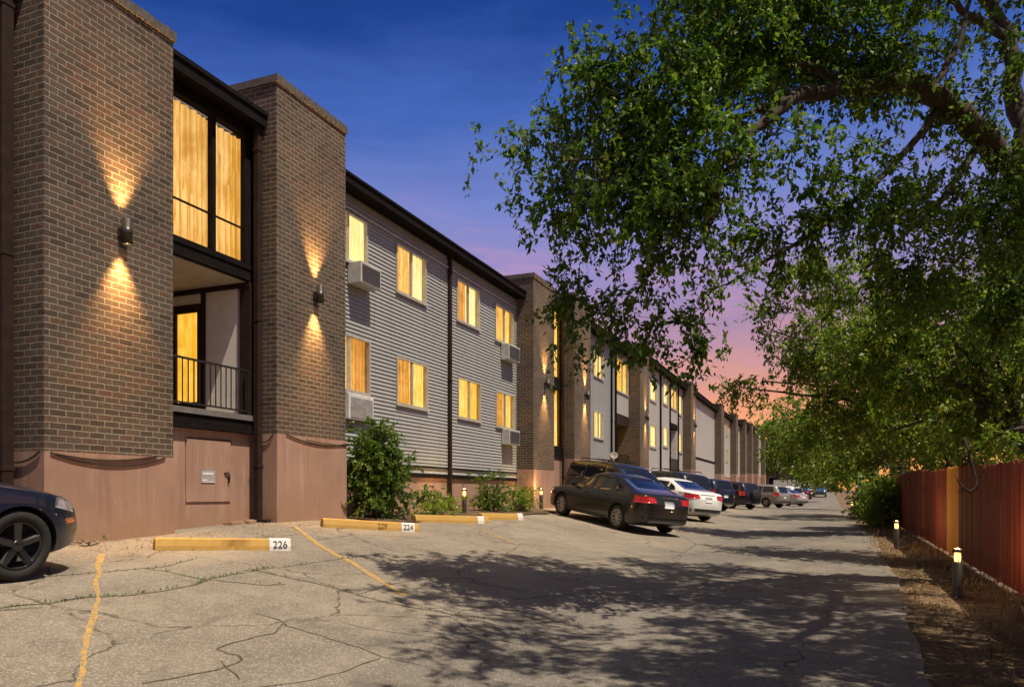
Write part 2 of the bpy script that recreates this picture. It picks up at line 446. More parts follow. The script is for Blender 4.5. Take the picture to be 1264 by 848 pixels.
def paint(name, col, metal=.3, rough=.25):
    m, t = new_mat(name); tc = t.n('ShaderNodeTexCoord')
    n1 = t.noise(tc.outputs['Object'], 2.2, 5)
    sx = t.n('ShaderNodeSeparateXYZ'); t.l(tc.outputs['Object'], sx.inputs[0])
    dust = t.math('MULTIPLY', t.mapr(sx.outputs[2], .65, .2, 0, .5), t.mapr(n1, .35, .65, .3, 1))
    c = t.mix(dust, col, (.20, .17, .135, 1))
    finish(t, c if sum(col[:3]) > .2 else t.mix(.55, c, col), t.mapr(n1, .3, .7, rough, rough + .14), metal, None, 0, 0, .4, .55); return m
M['p_black'] = paint('black_car_paint', (.012, .014, .019, 1))
M['p_navy'] = paint('navy_car_paint', (.010, .018, .040, 1))
M['p_char'] = paint('charcoal_car_paint', (.016, .0155, .016, 1))
M['p_white'] = paint('white_car_paint', (.74, .74, .72, 1), 0)
M['p_silver'] = paint('silver_car_paint', (.42, .41, .39, 1), .5, .35)
M['p_tan'] = paint('taupe_car_paint', (.30, .27, .23, 1), .4, .35)
M['p_blue'] = paint('blue_car_paint', (.03, .09, .20, 1), .2)
M['car_glass'] = plain('tinted_car_glass', (.008, .010, .014), .05, 0, .1, 2, 0, .5, .35)
M['rubber'] = plain('tyre_rubber', (.022, .021, .020), .85)
M['rim'] = plain('alloy_rim', (.45, .44, .42), .35, .8)
M['rim_black'] = plain('gloss_black_rim', (.018, .018, .02), .25, .2, .1, 4, 0, .5, .6)
M['black_plastic'] = plain('black_plastic', (.018, .018, .018), .6)
M['tail'] = plain('red_tail_lens', (.42, .012, .010), .12, 0, .2, 20, 0, .6, 1)
M['amber'] = plain('amber_lens', (.50, .14, .02), .2, 0, .1, 20, 0, .6, 1)
M['head'] = plain('clear_head_lens', (.42, .43, .45), .12, .4, .2, 20, 0, .6, 1)
M['chrome'] = plain('chrome_trim', (.6, .6, .6), .18, 1)
M['plate'] = plain('license_plate_white', (.62, .64, .66), .5, 0, .2, 30)


# ------------------------------------------------------------------ the lie of the land (heights relative to the eye)
def lerp_tab(x, tab):
    return float(np.interp(x, [p[0] for p in tab], [p[1] for p in tab]))
FAC = [(-60, -1.4), (-10, -.95), (6.4, -.63), (10.5, -.47), (23, -.45), (32, -.5), (42, -.68), (60, -.8), (80, -.75), (110, -.3), (140, .35), (200, 1.1), (500, 1.6)]
ROAD = [(-60, -2.2), (0, -1.5), (24, -1.18), (45, -1.10), (78, -1.0), (110, -.4), (140, .3), (200, 1.1), (500, 1.6)]
def zg(x, y):
    zr, zf = lerp_tab(y, ROAD), lerp_tab(y, FAC)
    s = min(1, max(0, (-2.3 - x) / 6.3))
    s = s * s * (3 - 2 * s) * .35 + s * .65
    return zr + (zf - zr) * s

YS = list(np.arange(-14, 40, .4)) + list(np.arange(40, 140, 2)) + [150, 180, 220, 300, 420]
def sheet(name, xa, xb, ys, dz, mat, nx=14, label=None, kind='structure'):
    mb = MB(); vs_ = []; fs = []
    for j, y in enumerate(ys):
        a, b = xa(y), xb(y)
        for i in range(nx + 1):
            x = a + (b - a) * i / nx; vs_.append((x, y, zg(x, y) + dz))
    for j in range(len(ys) - 1):
        for i in range(nx):
            q = j * (nx + 1) + i; fs.append((q, q + 1, q + nx + 2, q + nx + 1))
    mb.add(vs_, fs, 0, True); o = mb.build(name, mat); o['kind'] = kind
    return o

rnd = random.Random(3)
mb = MB(); gx = [-400, -150, -60, -30, -16, -11, -9, -7, -5, -4, -3, -2, -1, 0, 1, 2, 3, 5, 10, 30, 90, 400]
gy = [-200, -80, -40, -20] + list(np.arange(-14, 60, 1.0)) + list(range(60, 150, 4)) + [170, 220, 320, 500, 1500]
vs_ = [(x, y, zg(x, y) - .03) for y in gy for x in gx]; n_ = len(gx)
mb.add(vs_, [(j * n_ + i, j * n_ + i + 1, (j + 1) * n_ + i + 1, (j + 1) * n_ + i) for j in range(len(gy) - 1) for i in range(n_ - 1)], 0, True)
tag(mb.build('ground', M['dirt']), kind='structure')
def seam(y): return -3.25 + .12 * math.sin(y * .31) + .06 * math.sin(y * 1.7 + 1)
def edge(y): return .58 + .03 * min(y, 20) + .05 * math.sin(y * .6) + .03 * math.sin(y * 2.3 + 2) + .012 * math.sin(y * 7.1)
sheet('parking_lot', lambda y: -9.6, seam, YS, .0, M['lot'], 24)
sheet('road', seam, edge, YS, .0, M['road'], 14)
def bed_edge(y): return -7.55 + .1 * math.sin(y * 1.3) + .06 * math.sin(y * 3.7)
sheet('planting_bed', lambda y: -9.5, bed_edge, list(np.arange(12.62, 22.8, .3)), .03, M['mulch'], 6)

def ribbon(mb, pts, w, dz, wob=.0, seed=0, mi=0):
    """a strip of paint or a crack laid on the ground along world points"""
    r = random.Random(seed); P = []
    for a, b in zip(pts[:-1], pts[1:]):
        n = max(2, int((Vector(b) - Vector(a)).length / .09))
        for k in range(n): P.append(Vector(a).lerp(Vector(b), k / n))
    P.append(Vector(pts[-1])); off = 0; V = []; wv0 = 1.0
    for i, p in enumerate(P):
        t = (P[min(i + 1, len(P) - 1)] - P[max(i - 1, 0)]); t = t.normalized(); nrm = Vector((-t.y, t.x))
        off += r.uniform(-wob, wob); off *= .9
        ww = w * (wv0 + r.uniform(-.12, .12)); wv0 = min(1.4, max(.6, wv0 + r.uniform(-.14, .14)))
        for sgn in (-1, 1):
            q = p + nrm * (off + sgn * ww / 2); V.append((q.x, q.y, zg(q.x, q.y) + dz))
    mb.add(V, [(2 * i, 2 * i + 1, 2 * i + 3, 2 * i + 2) for i in range(len(P) - 1)], mi)

def g2(u, v):
    """photo point on the ground -> world x, y"""
    lo, hi = 2.5, 200
    for _ in range(60):
        d = (lo + hi) / 2; p = at(u, v, d)
        if p.z > zg(p.x, p.y): lo = d
        else: hi = d
    return (p.x, p.y)

mb = MB()
ribbon(mb, [g2(125, 684), g2(118, 715), g2(123, 735), g2(108, 790), g2(95, 846), g2(90, 880)], .058, .004, .012, 5)
o = tag(mb.build('stall_line', M['yellow_line']), kind='structure')
mb = MB()
ribbon(mb, [g2(364, 650), g2(392, 672), g2(430, 692), g2(500, 735)], .07, .004, .008, 6)
ribbon(mb, [g2(560, 642), g2(640, 672)], .05, .004, .008, 7)
o = tag(mb.build('stall_line', M['yellow_line']), kind='structure')
mb = MB()
CR = [[(0, 751), (60, 745), (110, 737), (160, 734), (240, 722), (255, 715), (300, 706), (335, 700)],
      [(180, 702), (205, 705), (250, 715), (330, 722), (350, 721)],
      [(60, 712), (140, 706), (200, 700), (240, 690)],
      [(310, 703), (345, 710), (400, 722), (440, 733), (500, 748), (545, 756), (600, 768), (700, 792)],
      [(440, 735), (480, 722), (530, 716), (600, 713)], [(545, 756), (600, 762), (680, 768), (760, 775)],
      [(315, 757), (345, 766), (348, 773), (390, 785), (440, 800), (470, 812), (520, 822)],
      [(348, 770), (342, 782), (310, 790), (274, 801), (300, 808), (305, 815), (270, 828), (180, 846)],
      [(275, 815), (300, 838)], [(470, 812), (420, 830), (370, 842), (300, 850)],
      [(350, 700), (420, 690), (470, 684)], [(380, 668), (440, 660), (520, 664)], [(600, 668), (700, 676), (800, 690)],
      [(650, 640), (700, 652), (780, 668)], [(840, 660), (860, 672), (830, 690), (850, 705)],
      [(640, 700), (720, 690), (830, 686), (900, 676)]]
for i, c in enumerate(CR):
    ribbon(mb, [g2(*p) for p in c], .022 if i in (0, 3) else .015, .003, .02, 20 + i)
tag(mb.build('pavement_crack', M['crack']), kind='structure')

# ------------------------------------------------------------------ the apartment building, block by block
XP, XS, XB = -8.6, -9.2, -9.1              # pier face, siding plane, bay glazing plane
COURSE = .087
def siding(mb, y0, y1, z0, z1, zref, x=XS, mi=0):
    z = z0
    while z < z1 - 1e-4:
        k = math.floor((z - zref) / COURSE + 1e-6); zn = min(z1, zref + (k + 1) * COURSE)
        f0 = (z - zref) / COURSE - k; f1 = (zn - zref) / COURSE - k
        xa, xb = x + .026 - .024 * f0, x + .026 - .024 * f1
        mb.add([(xa, y0, z), (xa, y1, z), (xb, y1, zn), (xb, y0, zn)], [(0, 1, 2, 3)], mi)
        mb.add([(x - .002, y0, z), (x - .002, y1, z), (xa, y1, z), (xa, y0, z)], [(0, 1, 2, 3)], mi)
        z = zn

def wall_with_holes(mb, y0, y1, z0, z1, holes, zref, x=XS):
    ys = sorted({y0, y1, *[h[0] for h in holes], *[h[1] for h in holes]}); ys = [y for y in ys if y0 <= y <= y1]
    for a, b in zip(ys[:-1], ys[1:]):
        hs = sorted([(h[2], h[3]) for h in holes if h[0] <= a + 1e-6 and h[1] >= b - 1e-6])
        z = z0
        for h0, h1 in hs:
            if h0 > z: siding(mb, a, b, z, h0, zref, x)
            z = h1
        if z < z1: siding(mb, a, b, z, z1, zref, x)

def wavy(x, y0, y1, z0, z1, amp=.025, period=.13, seed=0):
    mb = MB(); r = random.Random(seed); ny = max(6, int((y1 - y0) / .025)); nz = 5; vs_ = []
    ph = r.uniform(0, 6)
    for j in range(nz + 1):
        for i in range(ny + 1):
            y = y0 + (y1 - y0) * i / ny; z = z0 + (z1 - z0) * j / nz
            vs_.append((x + amp * math.sin(2 * math.pi * y / period + ph + .6 * math.sin(y * 9)) * (1.2 - .4 * j / nz), y, z))
    mb.add(vs_, [(j * (ny + 1) + i, j * (ny + 1) + i + 1, (j + 1) * (ny + 1) + i + 1, (j + 1) * (ny + 1) + i) for j in range(nz) for i in range(ny)], 0, True)
    return mb

_wid = [0]
def window(par, y0, y1, z0, z1, x=XS, cur='cur_gold', mull=True, cur2=None, depth=.07, fw=.045, fmat='frame', open_=0):
    _wid[0] += 1
    mb = MB(); xf = x + .05; xb = x - .02
    for a, b, c, d in ((y0, y1, z0, z0 + fw), (y0, y1, z1 - fw, z1), (y0, y0 + fw, z0 + fw, z1 - fw), (y1 - fw, y1, z0 + fw, z1 - fw)):
        mb.box(xb, xf, a, b, c, d)
    ym = (y0 + y1) / 2
    if mull: mb.box(xb, xf - .012, ym - .03, ym + .03, z0 + fw, z1 - fw)
    mb.box(xb, xf + .025, y0 - .02, y1 + .02, z0 - .035, z0 - .003)              # sill
    # reveal box behind the glass
    xr = x - depth - .1
    mb.add([(xb, y0, z0), (xr, y0, z0), (xr, y0, z1), (xb, y0, z1)], [(0, 1, 2, 3)])
    mb.add([(xb, y1, z0), (xr, y1, z0), (xr, y1, z1), (xb, y1, z1)], [(3, 2, 1, 0)])
    mb.add([(xb, y0, z1), (xr, y0, z1), (xr, y1, z1), (xb, y1, z1)], [(0, 1, 2, 3)])
    mb.add([(xb, y0, z0), (xr, y0, z0), (xr, y1, z0), (xb, y1, z0)], [(3, 2, 1, 0)])
    fo = mb.build('window', M[fmat], par)
    g = MB(); g.box(x + .004, x + .008, y0 + fw * .6, y1 - fw * .6, z0 + fw * .6, z1 - fw * .6)
    g.build('pane', M['glass'], fo)
    if cur2:
        ymid = ym + open_ * (y1 - y0)
        wavy(x - depth, y0, ymid, z0, z1, seed=_wid[0]).build('curtain', M[cur], fo)
        wavy(x - depth - .03, ymid, y1, z0, z1, .015, .2, seed=_wid[0] + 50).build('curtain', M[cur2], fo)
    else:
        wavy(x - depth, y0, y1, z0, z1, seed=_wid[0]).build('curtain', M[cur], fo)
    return fo

def pier(par, y0, y1, zb, zt, zground, xback=-10.2):
    zc = zt - .13
    MB().box(xback, XP, y0, y1, zb, zc).build('brick_pier', M['brick'], par)
    c = MB(); r = random.Random(int(y0 * 10))
    # cap of bricks laid on edge, a little uneven
    y = y0 - .035
    while y < y1 + .03:
        e = min(y + .082, y1 + .035); j = r.uniform(-.006, .006)
        c.box(-9.8, XP + .035 + j, y + .003, e, zc, zt + r.uniform(-.008, .008)); y = e
    c.build('pier_cap', M['cap'], par)
    MB().box(xback, XP - .012 + .03, y0 - .012, y1 + .012, zground - 1.8, zb - .003).build('pier_foundation', M['pink'], par)

def sagging(par, pts, sag, rad=.012):
    m = MB()
    for a, b, s in zip(pts[:-1], pts[1:], sag):
        a, b = Vector(a), Vector(b)
        m.tube([a.lerp(b, t) - Vector((0, 0, s * 4 * t * (1 - t))) for t in [k / 12 for k in range(13)]], rad, 5)
    return m.build('cable', M['cable'], par)

def downpipe(par, y, z0, z1, x=XS + .075, w=.085, mat='brown_trim', shoe=True):
    m = MB(); m.cham(x - w / 2, x + w / 2, y - w / 2, y + w / 2, z0, z1, .012)
    for z in (z0 + .9, (z0 + z1) / 2, z1 - .5): m.cham(x - w / 2 - .008, x + w / 2 + .008, y - w / 2 - .008, y + w / 2 + .008, z, z + .05, .004)
    if shoe: m.cham(x - w / 2, x + w / 2 + .18, y - w / 2, y + w / 2, z0 - .06, z0 + .03, .012)
    return m.build('downpipe', M[mat], par)

def railing(par, y0, y1, z0, z1, x):
    m = MB(); m.box(x - .018, x + .018, y0, y1, z1 - .03, z1); m.box(x - .015, x + .015, y0, y1, z0 + .06, z0 + .085)
    y = y0 + .05
    while y < y1:
        m.box(x - .007, x + .007, y - .007, y + .007, z0 + .085, z1 - .03); y += .115
    for yy in (y0 + .015, y1 - .015): m.box(x - .02, x + .02, yy - .015, yy + .015, z0, z1)
    return m.build('railing', M['iron'], par)

def fascia(par, y0, y1, z0, z1, xf=-8.84):
    m = MB(); m.box(XS - .1, xf, y0, y1, z0, z1 - .05); m.box(XS - .1, xf + .03, y0, y1, z1 - .05, z1)
    return m.build('eaves', M['dark_trim'], par)

def roof_and_core(par, y0, y1, zr, zground):
    m = MB(); m.box(-20, XS - .35, y0 + .02, y1 - .02, zr - .25, zr - .12); m.build('roof', M['roof'], par)
    m = MB()
    m.box(-20, -19.8, y0 + .01, y1 - .01, zground - 1.8, zr - .25)
    m.box(-19.8, -11.4, y0 + .01, y0 + .2, zground - 1.8, zr - .25)
    m.box(-19.8, -11.4, y1 - .2, y1 - .01, zground - 1.8, zr - .25)
    m.build('rear_wall', M['siding'], par)

def foundation(par, y0, y1, zt, zground, x=XS - .015):
    MB().box(x - .3, x, y0, y1, zground - 1.8, zt).build('foundation_wall', M['pink'], par)

def block(name, label, y):
    o = empty(name, (0, 0, 0)); tag(o, label, 'apartment building', 'stepped blocks of one long apartment row'); return o

# --- nearest block: three piers, one glazed bay over a balcony, one long siding wall
A = block('apartment_building', 'nearest brown brick block with a big curtained window above a railed balcony', 0)
roof_and_core(A, -5, 24.86, 6.45, -.6)
pier(A, 6.36, 8.31, .52, 6.56, -.63)
pier(A, 10.54, 12.55, 1.03, 7.09, -.47)
pier(A, 22.86, 24.86, .80, 7.02, -.45)
# wall on the near side of the first pier
m = MB(); wall_with_holes(m, -5, 6.36, .3, 6.2, [(1.0, 2.5, 1.9, 3.0), (1.0, 2.5, 4.5, 5.6)], .3); m.build('siding_wall', M['siding'], A)
foundation(A, -5, 6.34, .298, -.8)
window(A, 1.0, 2.5, 1.9, 3.0, cur='cur_gold'); window(A, 1.0, 2.5, 4.5, 5.6, cur='cur_pale')
fascia(A, -5, 6.34, 6.2, 6.45)
downpipe(A, 6.20, -.62, 6.3, -9.06, .14)
# the glazed bay
m = MB(); m.box(XB - .35, XB + .30, 8.313, 10.537, 6.22, 6.45); m.box(XB - .35, XB + .33, 8.313, 10.537, 6.40, 6.47)
m.build('eaves', M['dark_trim'], A)
m = MB()
m.box(XB - .06, XB + .04, 8.313, 10.537, 3.62, 3.90); m.box(XB - .06, XB + .06, 8.313, 10.537, 3.80, 3.885)
m.box(XB - .06, XB + .04, 8.313, 10.537, 6.06, 6.22)
m.box(XB - .05, XB + .05, 9.54, 9.62, 3.90, 6.06)
m.box(XB - .06, XB + .04, 10.30, 10.537, 3.90, 6.06); m.box(XB - .06, XB + .04, 8.313, 8.42, 3.90, 6.06)
m.box(XB - .02, XB + .012, 8.42, 10.30, 4.46, 4.485)
wf = m.build('window', M['dark_trim'], A)
MB().box(XB - .012, XB - .006, 8.42, 10.3, 3.9, 6.06).build('pane', M['glass'], wf)
wavy(XB - .22, 8.32, 9.58, 3.88, 6.1, .03, .16, 3).build('curtain', M['cur_swag'], wf)
wavy(XB - .25, 9.56, 10.53, 3.88, 6.1, .03, .14, 8).build('curtain', M['cur_swag'], wf)
# room behind the glazing
m = MB(); m.box(-11.4, -11.3, 8.33, 10.52, 3.66, 6.2); m.box(-11.4, XB - .06, 8.33, 10.52, 3.64, 3.70); m.build('room_wall', M['plaster'], A)
# balcony
m = MB(); m.box(-11.4, XB - .06, 8.313, 10.537, 3.60, 3.637); m.build('balcony_ceiling', M['ceil'], A)
m = MB()
m.box(-11.3, -11.2, 8.313, 10.537, 1.3, 3.6)
m.box(-10.05, XB - .25, 10.44, 10.50, 1.33, 3.6); m.box(-11.2, -10.12, 10.44, 10.50, 3.34, 3.6)
m.box(-11.2, -8.95, 8.315, 8.36, 1.33, 3.6); m.build('balcony_wall', M['plaster'], A)
m = MB()
m.box(-10.13, -10.05, 10.40, 10.48, 1.33, 3.6); m.box(-11.2, -9.05, 10.39, 10.46, 3.52, 3.6)
m.box(-9.25, -9.04, 10.40, 10.537, 1.33, 3.6)
m.build('balcony_post', M['brown_trim'], A)
m = MB(); m.box(-11.2, -10.13, 10.41, 10.46, 3.20, 3.34); m.box(-10.22, -10.13, 10.41, 10.46, 1.33, 3.2); m.box(-10.80, -10.72, 10.41, 10.46, 1.33, 3.2); m.box(-10.72, -10.22, 10.41, 10.46, 1.33, 1.62)
dr = m.build('balcony_door', M['brown_trim'], A)
MB().box(-10.74, -10.2, 10.435, 10.44, 1.6, 3.22).build('pane', M['glass'], dr)
m = MB(); vv = []; nn = 30
for j in (0, 1):
    for i in range(nn + 1): vv.append((-10.76 + .56 * i / nn, 10.50 + .012 * math.sin(i * 1.7), 1.6 + 1.65 * j))
m.add(vv, [(i, i + 1, nn + 2 + i, nn + 1 + i) for i in range(nn)], 0, True); m.build('curtain', M['cur_amber'], dr)
MB().box(-11.3, XB + .10, 8.313, 10.537, 1.24, 1.33).build('balcony_floor', M['grey_sill'], A)
m = MB(); m.box(XB - .2, XB + .07, 8.313, 10.537, 1.02, 1.237); m.box(XB - .2, XB + .10, 8.313, 10.537, 1.02, 1.09); m.build('balcony_beam', M['dark_trim'], A)
railing(A, 8.33, 10.40, 1.33, 2.10, XB + .02)
MB().box(XB - .3, XB, 8.313, 10.537, -1.2, 1.017).build('foundation_wall', M['pink'], A)
# access panel with its plate and hasp
m = MB(); m.cham(XB - .01, XB + .022, 9.03, 9.98, -.12, .86, .006)
ap = m.build('access_panel', M['pink'], A)
m = MB(); m.box(XB + .024, XB + .032, 9.33, 9.62, .18, .38)
m.box(XB + .0335, XB + .036, 9.35, 9.60, .19, .205, 1); m.box(XB + .0335, XB + .036, 9.35, 9.45, .215, .235, 1); m.box(XB + .0335, XB + .036, 9.36, 9.58, .31, .345, 1)
m.build('sign_plate', [M['sign_metal'], M['stop_white']], ap)
m = MB(); m.tube([(XB + .03, 9.83, .34), (XB + .05, 9.89, .35), (XB + .05, 9.92, .30), (XB + .04, 9.92, .19)], .016, 6); m.build('hasp', M['iron'], ap)
m = MB(); m.tube([(XB + .02, 9.02, .80), (XB + .02, 9.06, .87), (XB + .02, 9.98, .88), (XB + .02, 10.0, .84)], .009, 5); m.build('conduit', M['cable'], A)
# broken concrete at the wall foot
m = MB(); r = random.Random(9)
for k in range(16):
    y = 9.75 + r.uniform(0, .75); x = XB + .03 + r.uniform(0, .30); s = r.uniform(.02, .06)
    m.cham(x - s, x + s, y - s * 1.6, y + s * 1.4, zg(x, y) - .02, zg(x, y) + s * .9, .006, 0, Matrix.Rotation(0, 4, 'Z'))
tag(m.build('rubble', M['pink']), 'broken pieces of pink concrete at the wall foot below the access panel', 'rubble', kind='stuff')
downpipe(A, 10.46, -.45, 6.3, -8.93, .11)
# drooping cables under the piers
sagging(A, [(XP + .035, 6.42, .50), (XP + .035, 8.14, .51)], [.13]); sagging(A, [(XP + .035, 6.48, .49), (XP + .035, 8.0, .53)], [.07])
sagging(A, [(-9.15, 6.33, .40), (-8.62, 6.33, .52)], [.06]); sagging(A, [(-9.0, 10.51, 1.01), (-8.65, 10.51, 1.02)], [.13], .011)
sagging(A, [(XP + .035, 10.75, 1.03), (XP + .035, 12.6, .98)], [.10]); sagging(A, [(XP + .035, 11.3, .97), (XP + .035, 12.6, .94)], [.02], .009)
# long siding wall
WA = [(12.75, 14.20, 4.82, 5.86), (15.39, 16.83, 4.67, 5.80), (18.53, 19.99, 4.67, 5.80), (21.12, 22.55, 4.62, 5.72),
      (12.75, 14.30, 2.13, 3.32), (15.41, 16.90, 2.08, 3.19), (18.60, 20.07, 2.06, 3.17), (21.18, 22.63, 2.03, 3.12)]
m = MB(); wall_with_holes(m, 12.55, 22.86, .52, 6.24, WA, .52); m.build('siding_wall', M['siding'], A)
m = MB(); m.box(XS, XS + .045, 12.55, 22.86, .42, .517); m.box(XS, XS + .05, 12.56, 22.85, .66, .70); m.build('base_trim', M['dark_trim'], A)
foundation(A, 12.56, 22.85, .415, -.5)
CW = [('cur_pale', None), ('cur_orange', 'cur_pale'), ('cur_deep', 'cur_pale'), ('cur_orange', 'cur_gold'), ('cur_pale', 'cur_deep'), ('cur_deep', 'cur_gold'), ('cur_gold', 'cur_amber'), ('cur_deep', 'cur_gold')]
for wdw, (c1, c2) in zip(WA, CW): window(A, *wdw, cur=c1, cur2=c2, mull=True, open_=0)
fascia(A, 12.56, 22.85, 6.23, 6.44)
m = MB(); m.box(XS + .025, XS + .055, 12.56, 22.85, 5.90, 5.95); m.build('frieze_strip', M['frame'], A)
downpipe(A, 18.05, -.40, 6.3, XS + .08, .085)

# --- second block
B = block('apartment_building', 'second brick block from the camera, behind the charcoal sedan', 24)
dzB = .30
roof_and_core(B, 24.87, 40.02, 7.05, -.45)
m = MB(); m.box(XB - .3, XB + .28, 24.87, 27.13, 6.75, 7.0); m.build('eaves', M['dark_trim'], B)
def glazed_bay(par, y0, y1, zs, cur):
    """tall lit glazing between two piers with a dark band between the floors; zs = bottom, band bottom, band top, top"""
    m = MB(); m.box(XB - .06, XB + .04, y0, y1, zs[1], zs[2])
    for a, b in ((zs[0], zs[1]), (zs[2], zs[3])):
        for q in (y0 + .05, (y0 + y1) / 2, y1 - .05): m.box(XB - .05, XB + .035, q - .05, q + .05, a, b)
    wf = m.build('window', M['dark_trim'], par)
    for a, b in ((zs[0], zs[1]), (zs[2], zs[3])):
        MB().box(XB - .012, XB - .006, y0 + .1, y1 - .1, a, b).build('pane', M['glass'], wf)
        wavy(XB - .2, y0, y1, a, b, seed=int(y0)).build('curtain', M[cur], wf)
glazed_bay(B, 24.87, 27.13, (1.75, 3.85, 4.25, 6.75), 'cur_gold')
m = MB(); m.box(XB - .2, XB + .06, 24.87, 27.13, 1.35, 1.75); m.build('balcony_beam', M['dark_trim'], B)
MB().box(XB - .3, XB, 24.87, 27.13, -1.0, 1.35).build('foundation_wall', M['pink'], B)
downpipe(B, 26.95, -.3, 6.9, XB + .12, .09)
pier(B, 27.14, 29.25, 1.31, 7.45, -.4)
WB = [(31.65, 33.19, 5.05, 6.15), (31.65, 33.19, 2.42, 3.58)]
m = MB(); wall_with_holes(m, 29.25, 35.4, .9, 6.8, WB, .9); m.build('siding_wall', M['siding'], B)
for q in WB: window(B, *q, cur='cur_gold', cur2='cur_pale')
foundation(B, 29.26, 37.9, .895, -.4)
downpipe(B, 34.45, -.2, 6.85, XS + .08, .08, 'dark_trim'); downpipe(B, 35.2, -.2, 6.85, XS + .08, .08, 'dark_trim')
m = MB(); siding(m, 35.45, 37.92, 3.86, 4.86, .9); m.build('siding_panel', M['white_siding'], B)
window(B, 35.5, 37.8, 4.9, 6.5, cur='cur_amber', cur2='cur_gold')
m = MB(); m.box(-9.5, XS, 35.45, 37.92, 6.5, 6.8); m.build('header', M['white_siding'], B)
m = MB(); m.box(-10.4, XS + .02, 35.45, 37.92, 3.35, 3.85); m.build('balcony_ceiling', M['brown_trim'], B)
m = MB(); m.box(-10.5, -10.4, 35.45, 37.92, 1.1, 3.4); m.build('balcony_wall', M['plaster'], B)
m = MB()
for q in (35.55, 36.65, 37.75): m.box(-9.75, -9.68, q - .06, q + .06, 1.1, 3.35)
dd = m.build('balcony_door', M['brown_trim'], B)
wavy(-9.85, 35.5, 37.85, 1.1, 3.35, .02, .2, 4).build('curtain', M['cur_amber'], dd)
MB().box(-10.4, XS + .06, 35.45, 37.92, .9, 1.1).build('balcony_floor', M['dark_trim'], B)
railing(B, 35.5, 37.9, 1.1, 1.95, XS + .02)
fascia(B, 29.26, 37.92, 6.8, 7.07)
pier(B, 37.93, 40.02, 1.35, 7.55, -.15)

# --- third block
D3 = block('apartment_building', 'third brick block with a dark recessed balcony among narrow lit windows', 40)
roof_and_core(D3, 40.03, 55.6, 7.45, -.1)
WC = [(42.9, 44.7, 5.3, 6.55), (42.9, 44.7, 2.65, 3.95), (46.7, 48.2, 5.5, 6.8), (46.7, 48.2, 2.9, 4.15), (51.9, 53.3, 5.35, 6.7), (51.9, 53.3, 2.8, 4.15)]
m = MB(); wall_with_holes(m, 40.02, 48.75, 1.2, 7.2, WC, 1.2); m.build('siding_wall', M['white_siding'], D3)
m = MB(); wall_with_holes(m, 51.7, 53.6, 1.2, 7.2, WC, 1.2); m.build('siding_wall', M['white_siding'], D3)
for q in WC: window(D3, *q, cur='cur_pale', mull=False, fw=.09)
foundation(D3, 40.03, 53.6, 1.19, -.1)
downpipe(D3, 45.75, 0, 7.3, XS + .08, .1, 'dark_trim'); downpipe(D3, 48.78, 0, 7.3, XS + .08, .08, 'dark_trim'); downpipe(D3, 51.68, 0, 7.3, XS + .08, .08, 'dark_trim')
m = MB(); wall_with_holes(m, 48.85, 51.65, 4.6, 7.2, [(49.2, 51.4, 5.5, 6.8)], 1.2); m.build('siding_panel', M['white_siding'], D3)
window(D3, 49.2, 51.4, 5.5, 6.8, cur='cur_gold', fw=.08)
m = MB(); m.box(-10.9, XS + .02, 48.85, 51.65, 4.25, 4.6); m.build('balcony_ceiling', M['dark_trim'], D3)
m = MB(); m.box(-11, -10.9, 48.85, 51.65, 1.2, 4.3); m.box(-10.9, XS, 51.5, 51.65, 1.35, 4.25); m.build('balcony_wall', M['plaster'], D3)
MB().box(-10.9, XS + .04, 48.85, 51.65, 1.2, 1.35).build('balcony_floor', M['dark_trim'], D3)
railing(D3, 48.9, 51.6, 1.35, 2.3, XS + .02)
fascia(D3, 40.03, 53.6, 7.2, 7.5)
pier(D3, 53.6, 55.6, 1.7, 7.75, .1)

# --- fourth block: the windowless pale wall
D4 = block('apartment_building', 'pale windowless wall block between two brick piers in the distance', 56)
roof_and_core(D4, 55.61, 72.1, 7.5, .2)
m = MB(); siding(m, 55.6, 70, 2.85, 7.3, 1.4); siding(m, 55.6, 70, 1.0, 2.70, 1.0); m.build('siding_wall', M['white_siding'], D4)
m = MB(); m.box(XS - .05, XS + .05, 55.61, 69.99, 2.70, 2.85); m.build('band_trim', M['dark_trim'], D4)
foundation(D4, 55.61, 69.99, .99, .1)
fascia(D4, 55.61, 69.99, 7.3, 7.62)
pier(D4, 70, 72.1, 1.8, 8.05, .4)

# --- the far end of the row
def far_block(label, y0, y1, zw, zt, nwin):
    o = block('apartment_building', label, y0); roof_and_core(o, y0 + .01, y1, zt - .2, .4)
    n = nwin; hs = []
    for k in range(n):
        a = y0 + (y1 - 2 - y0) * (k + .25) / n
        for z in (zw + 1.5, zw + 4.1): hs.append((a, a + 1.5, z, z + 1.25))
    m = MB(); wall_with_holes(m, y0, y1 - 2, zw, zt - .5, hs, zw); m.build('siding_wall', M['white_siding'], o)
    for i, q in enumerate(hs): window(o, *q, cur=('cur_pale', 'cur_gold')[i % 2])
    foundation(o, y0 + .01, y1 - 2, zw - .01, .4)
    fascia(o, y0 + .01, y1 - 2, zt - .5, zt - .2)
    pier(o, y1 - 2, y1, zw + .4, zt + .3, .5)
far_block('distant pale sided block with two windows, just past the windowless wall', 72.11, 84.0, 1.7, 8.0, 2)
far_block('distant narrow sided block in front of the last three blocks', 84.01, 93.5, 1.9, 8.3, 2)
far_block('third block from the far end of the row', 93.51, 102.0, 2.2, 8.6, 1)
far_block('last but one block of the far end of the row', 102.01, 111.0, 2.4, 9.0, 1)
far_block('farthest block at the end of the row', 111.01, 124.0, 2.6, 9.3, 2)


